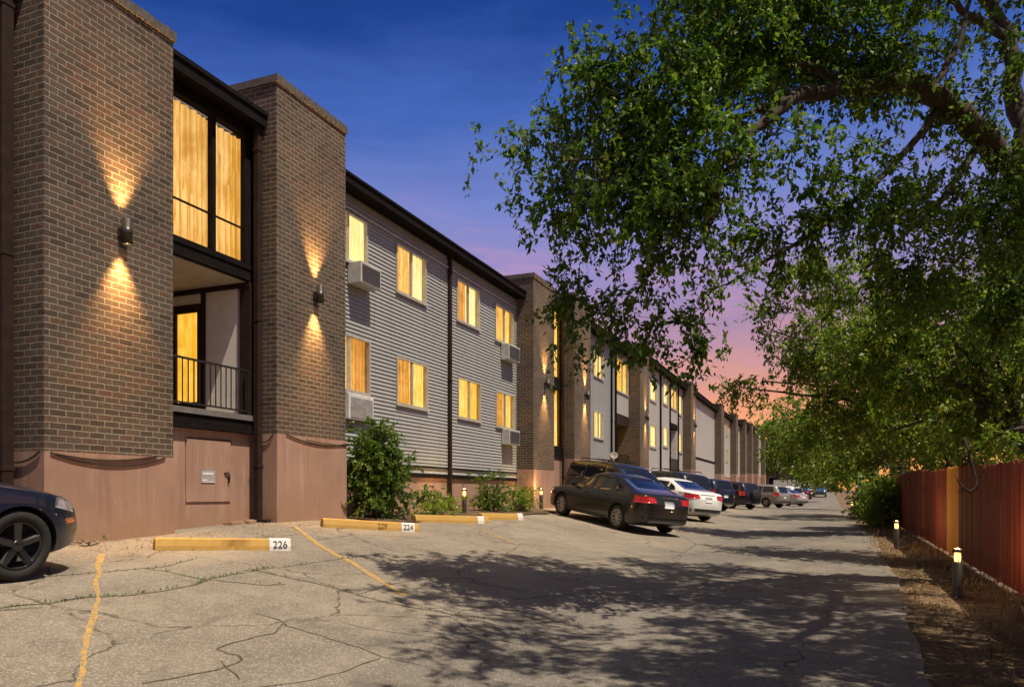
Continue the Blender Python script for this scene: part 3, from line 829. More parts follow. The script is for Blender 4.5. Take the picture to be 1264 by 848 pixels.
# ------------------------------------------------------------------ fittings on the walls
def wall_lamp(y, z, label, scale=1.0, e=620):
    o = empty('wall_lamp', (XP, y, z)); o.scale = (1.2, 1.2, 1.2); tag(o, label, 'wall lamp', 'up and down wall lamps on the brick piers')
    m = MB(); m.cham(.0, .06, -.035, .035, -.05, .05, .008); m.build('bracket', M['lamp_metal'], o)
    m = MB(); m.lathe([(.052, -.135), (.056, -.14), (.056, .14), (.052, .135), (.045, .11)], 20, Matrix.Translation((.11, 0, 0)))
    m.lathe([(.052, -.135), (.045, -.11)], 20, Matrix.Translation((.11, 0, 0)))
    m.build('lamp_housing', M['lamp_metal'], o)
    for sgn in (-1, 1):
        m = MB(); m.lathe([(0, sgn * .112), (.045, sgn * .112)], 16, Matrix.Translation((.11, 0, 0))); m.build('bulb', M['bulb'], o)
        ld = bpy.data.lights.new('lamp_light', 'SPOT'); ld.energy = e; ld.color = (1, .54, .18); ld.spot_size = R(66); ld.spot_blend = 1.0; ld.shadow_soft_size = .06
        lo = bpy.data.objects.new('lamp_light', ld); C.objects.link(lo); lo.parent = o
        lo.location = (.11, 0, sgn * .13)
        d = Vector((-.04, 0, sgn)); lo.rotation_euler = (-d).to_track_quat('Z', 'Y').to_euler()
    return o
wall_lamp(7.42, 3.43, 'glowing cylinder wall lamp on the nearest brick pier')
wall_lamp(11.57, 3.60, 'glowing cylinder wall lamp on the brick pier right of the balcony')
wall_lamp(23.88, 3.63, 'wall lamp on the third brick pier, past the grey siding wall')
wall_lamp(28.45, 3.80, 'wall lamp on the brick pier above the charcoal sedan')
wall_lamp(39.15, 3.95, 'wall lamp on the brick pier past the amber balcony door')
wall_lamp(54.9, 4.85, 'tiny distant wall lamp on the brick pier before the windowless wall')

def ac(y0, y1, z0, z1, dep, label, casing='ac'):
    o = empty('air_conditioner', (XS, (y0 + y1) / 2, z0)); tag(o, label, 'air conditioner', 'air conditioners in the siding wall')
    h = (y1 - y0) / 2; H = z1 - z0
    m = MB(); m.cham(.03, dep, -h, h, 0, H, .012); m.build('casing', M[casing], o)
    m = MB(); n = max(4, int(H / .045))
    m.box(dep + .001, dep + .004, -h + .05, h - .05, .05, H - .05)
    for k in range(n):
        z = .05 + (H - .1) * k / n; m.box(dep + .005, dep + .015, -h + .05, h - .05, z, z + .018)
    m.build('grille', M['grille'] if casing == 'ac' else M['ac'], o)
    return o
ac(13.45, 14.22, 4.36, 4.80, .36, 'air conditioner under the upper window beside the second brick pier')
o = ac(13.35, 14.28, 1.55, 2.08, .14, 'pale flat air conditioner cover just above the tall bush', 'ac_white')
ac(21.55, 22.45, 4.10, 4.58, .30, 'air conditioner under the upper window beside the third brick pier')
ac(21.6, 22.45, 1.52, 1.98, .30, 'air conditioner under the lower window beside the third brick pier')

# satellite dish above the minivan
o = empty('satellite_dish', (-8.75, 33.4, 1.70)); o.scale = (.7, .7, .7); tag(o, 'beige satellite dish on the siding wall above the minivan roof', 'satellite dish')
Mx = Matrix.Rotation(R(62), 4, 'X') @ Matrix.Rotation(R(20), 4, 'Y')
m = MB(); m.lathe([(.0, 0), (.11, .02), (.20, .06), (.25, .10), (.245, .11), (.19, .07), (.11, .03), (0, .01)], 22, Mx); m.build('dish', M['dish'], o)
m = MB(); m.tube([(-.45, 0, -.25), (-.2, 0, -.25), (0, 0, 0)], .02, 6); m.build('mount_arm', M['ac'], o)
m = MB(); m.tube([Mx @ Vector((0, -.3, .1)), Mx @ Vector((0, -.05, .38))], .012, 5); m.build('feed_arm', M['ac'], o)


# ------------------------------------------------------------------ bollard lights
def bollard(x, y, h, label, e):
    z = zg(x, y); o = empty('bollard_light', (x, y, z)); tag(o, label, 'bollard light', 'lit bollard lights')
    m = MB(); m.lathe([(.06, -.1), (.06, h - .17), (.05, h - .16), (.0, h - .16)], 16); m.build('post', M['lamp_metal'], o)
    m = MB(); m.lathe([(.0, h - .02), (.062, h - .025), (.064, h), (.05, h + .02), (0, h + .028)], 16)
    for k in range(3):
        a = 2.1 * k + .5; m.tube([(.055 * math.cos(a), .055 * math.sin(a), h - .17), (.055 * math.cos(a), .055 * math.sin(a), h - .01)], .005, 4)
    m.build('cap', M['lamp_metal'], o)
    m = MB(); m.lathe([(0, h - .155), (.036, h - .15), (.042, h - .09), (.036, h - .035), (0, h - .03)], 14); m.build('bulb', M['bulb_small'], o)
    ld = bpy.data.lights.new('bollard_lamp', 'POINT'); ld.energy = e; ld.color = (1, .58, .2); ld.shadow_soft_size = .045
    lo = bpy.data.objects.new('bollard_lamp', ld); C.objects.link(lo); lo.parent = o; lo.location = (0, 0, h + .06)
    return o
bollard(1.62, 11.75, .60, 'nearest bollard light on the dirt verge before the fence boards with the painted light patch', 24)
bollard(1.50, 19.8, .60, 'middle bollard light of the verge, by the red fence', 30)
bollard(1.30, 46.0, .65, 'farthest bollard light along the fence, a small glowing dot', 50)
bollard(-8.3, 17.2, .60, 'bollard light in the planting bed right of the siding downpipe', 30)
bollard(-8.30, 22.75, .62, 'bollard light at the foot of the third brick pier', 30)


# ------------------------------------------------------------------ wheel stops
def text(body, size, loc, rot, mat, parent, name='number', ext=.002):
    cu = bpy.data.curves.new(name, 'FONT'); cu.body = body; cu.size = size; cu.extrude = ext; cu.align_x = 'CENTER'; cu.align_y = 'CENTER'
    cu.materials.append(mat)
    tmp = bpy.data.objects.new(name, cu); C.objects.link(tmp)
    dg = bpy.context.evaluated_depsgraph_get(); dg.update()
    me = bpy.data.meshes.new_from_object(tmp.evaluated_get(dg)); me.name = name
    bpy.data.objects.remove(tmp); bpy.data.curves.remove(cu)
    if not me.materials: me.materials.append(mat)
    o = bpy.data.objects.new(name, me); C.objects.link(o); o.parent = parent; o.location = loc; o.rotation_euler = rot
    return o

def wheel_stop(a, b, label, seed, nums=()):
    """concrete parking kerb from ground point a to b; its +y local side faces away from the road"""
    a, b = Vector((a[0], a[1], zg(*a))), Vector((b[0], b[1], zg(*b)))
    L = (b - a).length; o = empty('wheel_stop', (a + b) / 2); tag(o, label, 'wheel stop', 'yellow wheel stops at the heads of the stalls')
    ex = (b - a).normalized(); ez = Vector((0, 0, 1)); ey = ez.cross(ex).normalized(); ez = ex.cross(ey)
    o.rotation_euler = Matrix((ex, ey, ez)).transposed().to_euler()
    bm = bmesh.new(); n = 40; r = random.Random(seed); prof = [(-.085, -.03), (-.085, .05), (-.065, .135), (-.045, .148), (.045, .148), (.065, .135), (.085, .05), (.085, -.03)]
    chip0, chip1 = n * .45, n * .68
    rings = []
    for i in range(n + 1):
        x = -L / 2 + L * i / n; e = .012 if i in (0, n) else 0
        ring = []
        for k, (y, z) in enumerate(prof):
            q = Vector((x, y * (1 - e * 3), z - (e if z > .1 else 0)))
            if chip0 < i < chip1 and k in (0, 1) and seed == 1: q.y += .05 * math.sin((i - chip0) / (chip1 - chip0) * math.pi) * r.uniform(.6, 1); q.z += (.012 if k == 0 else -.01)
            q.y += r.uniform(-.002, .002); q.z += r.uniform(-.002, .002); ring.append(bm.verts.new(q))
        rings.append(ring)
    for i in range(n):
        for k in range(len(prof) - 1): bm.faces.new((rings[i][k], rings[i + 1][k], rings[i + 1][k + 1], rings[i][k + 1]))
    bm.faces.new(list(reversed(rings[0]))); bm.faces.new(rings[-1])
    bmesh.ops.recalc_face_normals(bm, faces=bm.faces)
    me = bpy.data.meshes.new('kerb_block'); bm.to_mesh(me); bm.free(); me.materials.append(M['yellow'])
    k = bpy.data.objects.new('kerb_block', me); C.objects.link(k); k.parent = o
    for txt, x, w_, white, mat, size in nums:
        if white:
            m = MB(); pp = [(-.089, -.02), (-.089, .051), (-.069, .138), (-.047, .1515), (.047, .1515), (.069, .138), (.089, .05)]
            m.add([(xx, y_, z_) for y_, z_ in pp for xx in (x - w_ / 2, x + w_ / 2)], [(2 * q, 2 * q + 1, 2 * q + 3, 2 * q + 2) for q in range(len(pp) - 1)])
            p = m.build('painted_patch', M['stop_white'], o)
        if txt: text(txt, size, (x, -.0885, .068), (R(77), 0, 0), mat, o)
    return o
wheel_stop(g2(190, 678), g2(357, 678), 'nearest yellow wheel stop with number 226 on its white end', 1, [('226', .70, .29, 2, M['ink'], .135)])
wheel_stop(g2(397, 650), g2(514, 656), 'yellow wheel stop numbered 229 and 224 in front of the second brick pier', 2, [('229', .18, .2, 0, M['stencil'], .12), ('224', .68, .26, 2, M['ink'], .13)])
wheel_stop(g2(510, 644), g2(600, 645.5), 'yellow wheel stop in front of the planting bed bollard light', 3, [(None, .82, .2, 2, M['ink'], .12)])
wheel_stop(g2(592, 641), g2(637, 641), 'farthest yellow wheel stop, in front of the round lime bush', 4, [(None, .8, .22, 2, M['ink'], .12)])


# ------------------------------------------------------------------ the red fence
def fence():
    o = empty('wooden_fence', (2.4, 12, zg(2.4, 12))); tag(o, 'tall red stained board fence along the right side of the lane', 'fence')
    base = Vector(o.location); r = random.Random(11)
    mb, mb2, mc, mp = MB(), MB(), MB(), MB()
    y = -3.0
    while y < 66:
        wdt = .14 if y < 34 else .28
        z0 = zg(2.4, y); H = 1.80 + .02 * math.sin(y * .8) + r.uniform(-.018, .018)
        if y > 22: H += .05
        tl = r.uniform(-.008, .008); off = r.uniform(-.006, .006)
        if 22.8 < y < 22.95: tl = .035; off = -.03
        tgt = mc if 17.0 < y < 18.7 else (mb if y < 17.5 else mb2)  # a short run of boards carries the painted light patch
        x0 = -.02 + off; c = .022
        pts = [(x0, 0, .03), (x0, wdt - .006, .03), (x0, wdt - .006 + tl, H - .04), (x0, wdt - .03 + tl, H), (x0, .024 + tl, H), (x0, tl, H - .04)]
        P = [Vector((px, py + y, pz + z0)) - Vector((0, 0, 0)) for px, py, pz in pts]
        vs_ = [(p.x + 2.4 - base.x, p.y - base.y, p.z - base.z) for p in P] + [(p.x + c + 2.4 - base.x, p.y - base.y, p.z - base.z) for p in P]
        tgt.add(vs_, [(5, 4, 3, 2, 1, 0), (6, 7, 8, 9, 10, 11)] + [(k, (k + 1) % 6, 6 + (k + 1) % 6, 6 + k) for k in range(6)])
        y += wdt + (.004 if r.random() < .93 else .02)
    yy = -3
    while yy < 66:
        z0 = zg(2.4, yy); mp.box(.03, .12, yy - base.y - .045, yy - base.y + .045, z0 - base.z - .3, z0 - base.z + 1.7); yy += 2.4
    yy = -3
    while yy < 66:
        for hz in (.35, 1.45):
            za, zb = zg(2.4, yy) + hz - base.z, zg(2.4, yy + 2.4) + hz - base.z
            mp.tube([(.035, yy - base.y, za), (.035, yy + 2.4 - base.y, zb)], .03, 4, smooth=False)
        yy += 2.4
    mb.build('board_panel', M['fence'], o); mb2.build('board_panel', M['fence'], o); p = mc.build('glow_board', M['fence_glow'], o); p['label'] = 'fence boards coloured orange for a patch of light among the red ones'
    mp.build('post_and_rail', M['fence'], o)
fence()
m = MB(); r = random.Random(5)
# the neighbour side is planted: a soil bank is part of the ground sheet


# ------------------------------------------------------------------ leaves, trees and shrubs
def leaves_mesh(P, T, Nn, Ls, Ws, name, mat, parent=None, loc=None):
    """P base points, T leaf axes, Nn normals, Ls lengths, Ws widths -> one mesh of folded leaf faces"""
    n = len(P)
    T = T / np.linalg.norm(T, axis=1, keepdims=True)
    S = np.cross(T, Nn); S /= (np.linalg.norm(S, axis=1, keepdims=True) + 1e-9)
    Up = np.cross(S, T)
    mid = P + T * (Ls * .45)[:, None]
    V = np.empty((n, 4, 3))
    V[:, 0] = P; V[:, 2] = P + T * Ls[:, None] - Up * (Ls * .10)[:, None]
    V[:, 1] = mid + S * (Ws * .5)[:, None] + Up * (Ws * .14)[:, None]; V[:, 3] = mid - S * (Ws * .5)[:, None] + Up * (Ws * .14)[:, None]
    if loc is not None: V -= np.array(loc)
    me = bpy.data.meshes.new(name)
    me.vertices.add(n * 4); me.vertices.foreach_set('co', V.reshape(-1))
    me.loops.add(n * 4); me.loops.foreach_set('vertex_index', np.arange(n * 4, dtype=np.int32))
    me.polygons.add(n); me.polygons.foreach_set('loop_start', np.arange(0, n * 4, 4, dtype=np.int32))
    me.materials.append(mat); me.update(calc_edges=True); me.validate()
    o = bpy.data.objects.new(name, me); C.objects.link(o)
    if parent is not None: o.parent = parent
    return o

def twig_leaves(rg, centers, outdir, per, length, leaf, droop=.5):
    """leaves set along short drooping twigs at the given centres"""
    k = len(centers); n = k * per
    c = np.repeat(centers, per, axis=0); od = np.repeat(outdir, per, axis=0)
    tw = od + rg.normal(0, .45, (k, 3)).repeat(per, axis=0); tw[:, 2] -= droop
    tw /= np.linalg.norm(tw, axis=1, keepdims=True)
    s = rg.uniform(-.5, .5, n)
    P = c + tw * (s * length)[:, None] + rg.normal(0, length * .065, (n, 3))
    P[:, 2] -= (s + .5) ** 2 * length * .25
    T = tw * .6 + rg.normal(0, .6, (n, 3)); T[:, 2] -= droop * .6
    Nn = rg.normal(0, .55, (n, 3)); Nn[:, 2] += .8
    L = leaf * rg.uniform(.45, 1.3, n); Wd = L * rg.uniform(.42, .62, n)
    return P, T, Nn, L, Wd

def crown_points(rg, blobs, sub_per_m3=2.2, tw_per_sub=9):
    """clumps inside each blob; returns sub-clump centres and twig centres with outward directions"""
    subs, cen, out = [], [], []
    for c, rx, ry, rz, dens in blobs:
        c = np.array(c); vol = 4.19 * rx * ry * rz
        ns = max(1, int(vol * sub_per_m3 * dens + rg.uniform(0, 1)))
        d = rg.normal(0, 1, (ns, 3)); d /= np.linalg.norm(d, axis=1, keepdims=True)
        rad = rg.uniform(.2, 1, ns) ** .5
        sp = c + d * rad[:, None] * np.array([rx, ry, rz]); subs.append(sp)
        sig = .30 * (rx * ry * rz) ** (1 / 3) / max(1, ns ** (1 / 3)) + .13
        for q, dd in zip(sp, d):
            kk = int(tw_per_sub * rg.uniform(.5, 1.5))
            pts = q + rg.normal(0, sig, (kk, 3)) * np.array([1, 1, .75])
            o = pts - q; o = o / (np.linalg.norm(o, axis=1, keepdims=True) + 1e-6) * .6 + dd * .6
            cen.append(pts); out.append(o)
    return np.concatenate(subs), np.concatenate(cen), np.concatenate(out)

def grow(rg, mb, limbs, targets, loc, rmax=.03, nseg=5):
    """limbs: list of [(point, radius)...]; every target is joined by a curved branch to the nearest wood"""
    nodes, rads = [], []
    loc = np.array(loc)
    for L in limbs:
        pts, rs = [], []
        for (p, r0), (q, r1) in zip(L[:-1], L[1:]):
            n = 5
            for k in range(n):
                t = k / n; pts.append(np.array(p) * (1 - t) + np.array(q) * t + rg.normal(0, r0 * .22, 3)); rs.append(r0 * (1 - t) + r1 * t)
        pts.append(np.array(L[-1][0])); rs.append(L[-1][1])
        mb.tube([p - loc for p in pts], rs, 9)
        nodes += pts; rads += rs
    nodes = np.array(nodes); rads = np.array(rads)
    d0 = np.array([np.min(np.linalg.norm(nodes - t, axis=1)) for t in targets])
    for i in np.argsort(d0):
        t = targets[i]; dist = np.linalg.norm(nodes - t, axis=1)
        j = int(np.argmin(dist + .3 * (rads < .008))); a = nodes[j]; D = dist[j]
        if D < .08: continue
        r0 = min(rads[j] * .65, .006 + rmax * .28 * D, rmax); r0 = max(r0, .006)
        side = rg.normal(0, .13 * D, 3); pts = []
        for k in range(nseg + 1):
            s = k / nseg; p = a * (1 - s) + t * s + side * 4 * s * (1 - s) * .5; p[2] += .10 * D * 4 * s * (1 - s); pts.append(p + (rg.normal(0, .02 * D, 3) if 0 < k < nseg else 0))
        rs = [r0 * (1 - .75 * k / nseg) for k in range(nseg + 1)]
        mb.tube([p - loc for p in pts], rs, 5 if r0 > .012 else 4, cap=False)
        nodes = np.vstack([nodes, pts[1:]]); rads = np.concatenate([rads, rs[1:]])

def blobs_px(lst):
    out = []
    for u, v, d, ru, rv, dens in lst:
        rx = ru * d / F; rz = rv * d / F
        out.append((at(u, v, d), rx, max(.45, min(rx, 1.6)), rz, dens))
    return out

def tree(name, label, base, limbs, blobs, seed, leaf, per, twl, mat, sub=2.2, tw=9, rmax=.03, extra_twigs=0, group=None, cat='tree'):
    rg = np.random.default_rng(seed)
    o = empty(name, base); tag(o, label, cat, group)
    subs, cen, outd = crown_points(rg, blobs, sub, tw)
    mb = MB(); tg = subs
    if extra_twigs: tg = np.vstack([subs, cen[rg.choice(len(cen), min(extra_twigs, len(cen)), replace=False)]])
    grow(rg, mb, limbs, tg, base, rmax); mb.build('trunk', M['bark'], o)
    P, T, Nn, L, Wd = twig_leaves(rg, cen, outd, per, twl, leaf)
    leaves_mesh(P, T, Nn, L, Wd, 'crown', M[mat], o, base)
    return len(P)

tot = 0
# 1: the big elm whose limb arches over the lane
b = (2.95, 11.4, zg(2.95, 11.4) - .1)
tr = [((2.95, 11.4, b[2]), .26), (at(1300, 430, 11.0), .23), (at(1268, 225, 10.5), .20)]
limbs = [tr,
         [(at(1268, 225, 10.5), .18), (at(1215, 170, 10.0), .165), (at(1168, 126, 9.6), .14), (at(1110, 100, 9.2), .115), (at(1050, 108, 8.9), .095), (at(985, 118, 8.6), .075), (at(930, 160, 8.2), .05), (at(893, 215, 8.0), .035), (at(870, 300, 7.8), .02)],
         [(at(1268, 225, 10.5), .15), (at(1254, 120, 10.8), .12), (at(1244, 45, 11.0), .10), (at(1190, -50, 11.0), .06)],
         [(at(1244, 45, 11.0), .07), (at(1195, 20, 10.6), .05), (at(1150, -20, 10.2), .035)],
         [(at(1150, 115, 9.5), .05), (at(1185, 50, 9.6), .035), (at(1200, -10, 9.7), .02)],
         [(at(1050, 108, 8.9), .05), (at(960, 60, 8.8), .035), (at(860, 70, 8.6), .025), (at(760, 120, 8.5), .014)],
         [(at(985, 118, 8.6), .04), (at(900, 150, 8.4), .03), (at(800, 190, 8.3), .02), (at(690, 200, 8.3), .01)],
         [(at(1168, 126, 9.6), .05), (at(1090, 220, 9.0), .035), (at(1000, 290, 8.6), .025), (at(900, 350, 8.3), .015)],
         [(at(1215, 170, 10.0), .05), (at(1150, 260, 9.6), .035), (at(1070, 330, 9.4), .02)]]
BL = [(760, 150, 8.5, 78, 60, 1.25), (720, 95, 8.6, 45, 30, 1.0), (830, 75, 8.6, 85, 55, 1.3), (655, 195, 9.3, 32, 28, 1.0), (628, 190, 9.3, 20, 26, 1.3), (690, 255, 9.3, 44, 38, .9), (740, 315, 9.0, 34, 18, .5),
      (760, 245, 8.2, 70, 45, 1.25), (840, 185, 8.3, 78, 65, 1.3), (850, 262, 8.0, 78, 48, .9), (905, 322, 8.2, 38, 32, .5), (830, 322, 8.3, 58, 28, .45),
      (790, 380, 8.6, 46, 20, .3), (730, 380, 8.9, 30, 20, .35), (708, 368, 9.0, 14, 14, .6), (790, 425, 8.9, 40, 12, .16), (720, 410, 9.0, 13, 20, .35), (845, 400, 8.6, 22, 22, .22), (862, 442, 8.6, 9, 16, .25),
      (915, 30, 8.8, 75, 60, 1.3), (1010, 50, 9.0, 85, 60, 1.3), (1090, 45, 9.4, 70, 55, .65), (1075, 90, 9.2, 60, 18, .6), (960, 150, 8.6, 60, 30, .5),
      (985, 225, 8.6, 70, 50, .5), (955, 280, 8.6, 52, 45, .8), (1060, 280, 9.0, 75, 45, .9), (1140, 225, 9.6, 65, 50, .36), (1215, 270, 10.2, 65, 55, .9), (1250, 120, 10.8, 40, 60, .5),
      (1180, 60, 10.4, 50, 50, .3), (1240, 20, 11, 46, 36, .25), (1240, 360, 10.6, 60, 60, 1.0), (1140, 350, 9.8, 70, 45, .9),
      (1240, 190, 10.2, 22, 22, 1.6), (1212, 164, 9.9, 22, 20, 1.6), (1188, 142, 9.7, 20, 18, 1.5), (1166, 120, 9.5, 20, 18, 1.6), (1105, 92, 9.1, 24, 14, 1.4), (1040, 200, 9.0, 60, 40, .35), (1135, 110, 9.3, 40, 22, .6), (1060, 112, 8.9, 36, 14, .5), (905, 200, 8.1, 40, 40, .8), (880, -60, 8.9, 120, 55, .8), (1030, -70, 9.4, 120, 60, .8), (1190, -90, 10.5, 110, 60, .8)]
BL = blobs_px(BL) + [((.9, 3.3, 5.0), 1.2, 1.1, .6, .5), ((2.2, 2.8, 5.0), 1.5, 1.5, .7, 1.0), ((1.2, 5.6, 5.9), 1.4, 1.2, .7, .45), ((2.8, 5.4, 4.6), 1.2, 1.8, 1.0, 1.0), ((-.3, 6.5, 6.2), 1.2, .9, .6, .4), ((4.2, 4.6, 3.6), 1.5, 2.2, 1.1, .9), ((3.9, 7.8, 4.0), 1.2, 1.6, 1.0, .6), ((3.0, 7.6, 5.6), 1.4, 1.5, .8, .6), ((3.3, 10.0, 5.6), 1.4, 1.4, .8, .6), ((2.0, 9.4, 6.2), 1.3, 1.3, .7, .5)]
limbs += [[((2.9, 10.4, 4.6), .10), ((2.9, 7.6, 5.0), .07), ((2.2, 5.0, 5.2), .045), ((1.0, 3.4, 5.0), .02)]]
tot += tree('elm_tree', 'large elm with thick arching limb reaching over the lane from behind the fence', b, limbs, BL, 1, .084, 34, .44, 'leaf', 9.5, 11, .032, 1300, 'trees along the fence')

# 2..: the trees along the fence further down
def row_tree(label, base_xy, blobs, seed, leaf, per, twl, mat='leaf2', sub=3.2, tw=10, top=None, name='elm_tree'):
    x, y = base_xy; z = zg(x, y) - .1; rg = random.Random(seed)
    hz = max(q[0][2] for q in blobs)
    tp = Vector((x + rg.uniform(-.3, .3) - .3, y + rg.uniform(-.3, .3), z + (hz - z) * .55))
    limbs = [[((x, y, z), .16), ((x - .1, y, z + (hz - z) * .3), .13), (tp, .10)]]
    for q in blobs:
        c = Vector(q[0]); a = tp.lerp(Vector((x, y, z + .8)), rg.uniform(0, .5)); mid = a.lerp(c, .5) + Vector((0, 0, .3)); limbs.append([(a, .07), (mid, .045), (c, .018)])
    return tree(name, label, (x, y, z), limbs, blobs, seed, leaf, per, twl, M and mat, sub, tw, .04, 60, 'trees along the fence')
tot += row_tree('bushy tree behind the nearest red boards with branches hanging over the fence top', (3.5, 15.2), blobs_px([
    (1150, 395, 14.5, 75, 50, 1.0), (1225, 440, 13.5, 60, 60, 1.1), (1120, 460, 15.0, 75, 50, 1.0), (1205, 505, 13.8, 65, 45, 1.1), (1250, 530, 12.6, 40, 22, 1.1), (1060, 400, 16, 60, 45, .8), (1165, 545, 15.2, 40, 16, .9), (1105, 530, 16, 50, 26, .9), (1250, 470, 14, 60, 80, .9)]), 21, .10, 34, .5, sub=4.2)
tot += row_tree('leafy tree in the middle of the fence row leaning over the lane', (3.3, 24.5), blobs_px([
    (1010, 400, 21, 52, 48, 1.1), (1015, 335, 20, 42, 36, 1.0), (1065, 335, 20, 48, 40, 1.0), (958, 410, 21, 32, 36, .8), (1075, 410, 21, 50, 45, 1.0), (1060, 490, 22, 65, 55, 1.0), (985, 450, 22, 42, 36, .8), (1105, 528, 22, 45, 30, 1.1), (1015, 525, 23, 42, 36, 1.0), (940, 470, 22, 20, 16, .35), (912, 478, 22, 14, 9, .25), (1072, 575, 25, 26, 20, 1.1), (1130, 500, 22, 50, 50, .9)]), 22, .125, 30, .6, sub=2.3, tw=11)
tot += row_tree('dark green tree far along the fence beside the distant bollard', (3.2, 38.0), blobs_px([
    (985, 505, 34, 42, 40, 1.0), (1035, 545, 34, 42, 40, 1.1), (962, 500, 35, 26, 26, .7), (1060, 595, 33, 24, 22, 1.2), (1000, 560, 36, 35, 34, 1.0)]), 23, .17, 26, .8, sub=.75, tw=12)
tot += row_tree('distant tree of the fence row over the far end of the lane', (3.4, 58.0), blobs_px([
    (975, 545, 54, 28, 30, 1.0), (1015, 570, 54, 32, 25, 1.1), (1045, 590, 50, 20, 16, 1.1), (955, 530, 54, 14, 18, .6)]), 24, .24, 24, 1.0, sub=.34, tw=13)
tot += row_tree('farthest tree of the row, right of the parked blue pickup', (3.0, 84.0), blobs_px([(985, 560, 80, 22, 24, 1.0), (1020, 580, 80, 22, 16, 1.1), (962, 548, 82, 12, 14, .9)]), 25, .34, 22, 1.4, sub=.15, tw=14)
# trees standing behind the fence in the neighbouring yards
tot += row_tree('tall broad tree in the yard behind the fence, filling the right edge', (7.6, 21.0), blobs_px([
    (1215, 345, 23, 65, 45, .8), (1260, 420, 22, 60, 70, 1.0), (1165, 430, 24, 65, 60, 1.0), (1235, 510, 22, 60, 50, 1.1), (1130, 520, 25, 60, 50, 1.1), (1270, 570, 20, 40, 40, 1.1), (1180, 570, 24, 50, 30, 1.2), (1300, 300, 22, 40, 50, .8)]), 28, .14, 28, .6, sub=1.8, tw=11)
tot += row_tree('yellow green tree in the yard behind the middle of the fence', (8.2, 34.0), blobs_px([
    (1100, 440, 36, 50, 50, 1.0), (1140, 480, 36, 55, 50, 1.0), (1065, 520, 38, 45, 45, 1.1), (1110, 560, 36, 50, 36, 1.1), (1050, 570, 40, 35, 30, 1.1)]), 29, .2, 26, .8, sub=.75, tw=12)
# trees that close the view at the end of the lane
tot += row_tree('dark trunked tree at the far end past the last brick block', (-7.5, 135), [((-7.5, 134, 9.5), 3.5, 3, 3.5, 1), ((-5, 137, 8), 3, 3, 3, 1), ((-10, 138, 7), 3, 3, 3, 1)], 26, .5, 16, 1.6, sub=.2, tw=13, name='shade_tree')
tot += row_tree('pale green tree closing the view straight down the lane', (1.5, 150), [((1.5, 150, 8), 4.5, 3, 4, 1), ((6, 150, 7), 4, 3, 4, 1), ((-3, 155, 9), 4, 3, 4, 1)], 27, .5, 16, 1.6, sub=.15, tw=13, name='shade_tree')

def shrub(name, label, base_xy, blobs, seed, leaf, per, mat, sub=14, tw=8, twl=.2, stems=7, group='shrubs in the planting bed', cat='shrub'):
    x, y = base_xy; z = zg(x, y); rg = np.random.default_rng(seed)
    o = empty(name, (x, y, z)); tag(o, label, cat, group)
    bl = [((x + c[0], y + c[1], z + c[2]), rx, ry, rz, dn) for c, rx, ry, rz, dn in blobs]
    subs, cen, outd = crown_points(rg, bl, sub, tw)
    mb = MB(); top = max(c[2] for c, *_ in blobs)
    limbs = [[((x + rg.uniform(-.05, .05), y + rg.uniform(-.05, .05), z), .02), ((x + rg.uniform(-.2, .2), y + rg.uniform(-.2, .2), z + top * .5), .014), ((x + rg.uniform(-.25, .25), y + rg.uniform(-.25, .25), z + top), .006)] for _ in range(stems)]
    grow(rg, mb, limbs, subs, (x, y, z), .012, 3); mb.build('stems', M['twig'], o)
    P, T, Nn, L, Wd = twig_leaves(rg, cen, outd, per, twl, leaf, .15)
    keep = P[:, 2] > np.array([zg(p[0], p[1]) for p in P]) + .01
    leaves_mesh(P[keep], T[keep], Nn[keep], L[keep], Wd[keep], 'foliage', M[mat], o, (x, y, z))
    return len(P)
tot += shrub('tall_bush', 'tall dense green bush growing between the second brick pier and the siding', (-8.35, 13.3),
             [((0, -.05, .45), .45, .55, .45, 1), ((0, 0, .95), .45, .58, .45, 1), ((.0, .0, 1.38), .42, .50, .36, 1), ((0, -.15, 1.68), .32, .34, .22, 1), ((.05, .3, 1.0), .32, .34, .45, 1)], 31, .062, 34, 'bush', 60, 10, .2)
tot += shrub('low_shrub', 'low lime green shrub at the foot of the tall bush', (-7.95, 14.75), [((0, 0, .22), .35, .5, .2, 1), ((.1, .55, .2), .3, .35, .17, 1)], 32, .055, 26, 'lime', 80, 9)
tot += shrub('spiky_shrub', 'loose upright green plant left of the siding downpipe', (-8.3, 15.5), [((0, 0, .28), .25, .38, .26, .8), ((0, .2, .6), .10, .14, .26, .6), ((0, -.25, .5), .08, .10, .22, .5)], 33, .075, 22, 'bush', 45, 8)
tot += shrub('low_shrub', 'loose green shrub with bare twigs right of the bed bollard light', (-8.35, 18.9), [((0, 0, .4), .4, .55, .36, 1), ((.1, .6, .3), .3, .35, .25, .9), ((0, -.1, .8), .2, .3, .25, .5)], 34, .07, 24, 'bush', 45, 9)
tot += shrub('round_bush', 'round lime green bush near the foot of the third brick pier', (-8.0, 20.3), [((0, 0, .38), .36, .40, .33, 1)], 35, .055, 26, 'lime', 90, 9)
tot += shrub('low_shrub', 'small dry yellowish plant between the green shrub and the round lime bush', (-8.1, 19.5), [((0, 0, .2), .25, .3, .2, 1)], 36, .06, 14, 'lime', 30, 7)
tot += shrub('fence_shrub', 'dark green shrub leaning on the fence beyond the middle bollard light', (1.9, 30.2), [((0, 0, .5), .45, 1.1, .5, 1), ((0, .3, 1.1), .45, 1.0, .55, 1), ((0, 1.6, .8), .4, 1.0, .7, 1)], 37, .10, 30, 'leaf2', 22, 10, .3, group='shrubs against the fence')
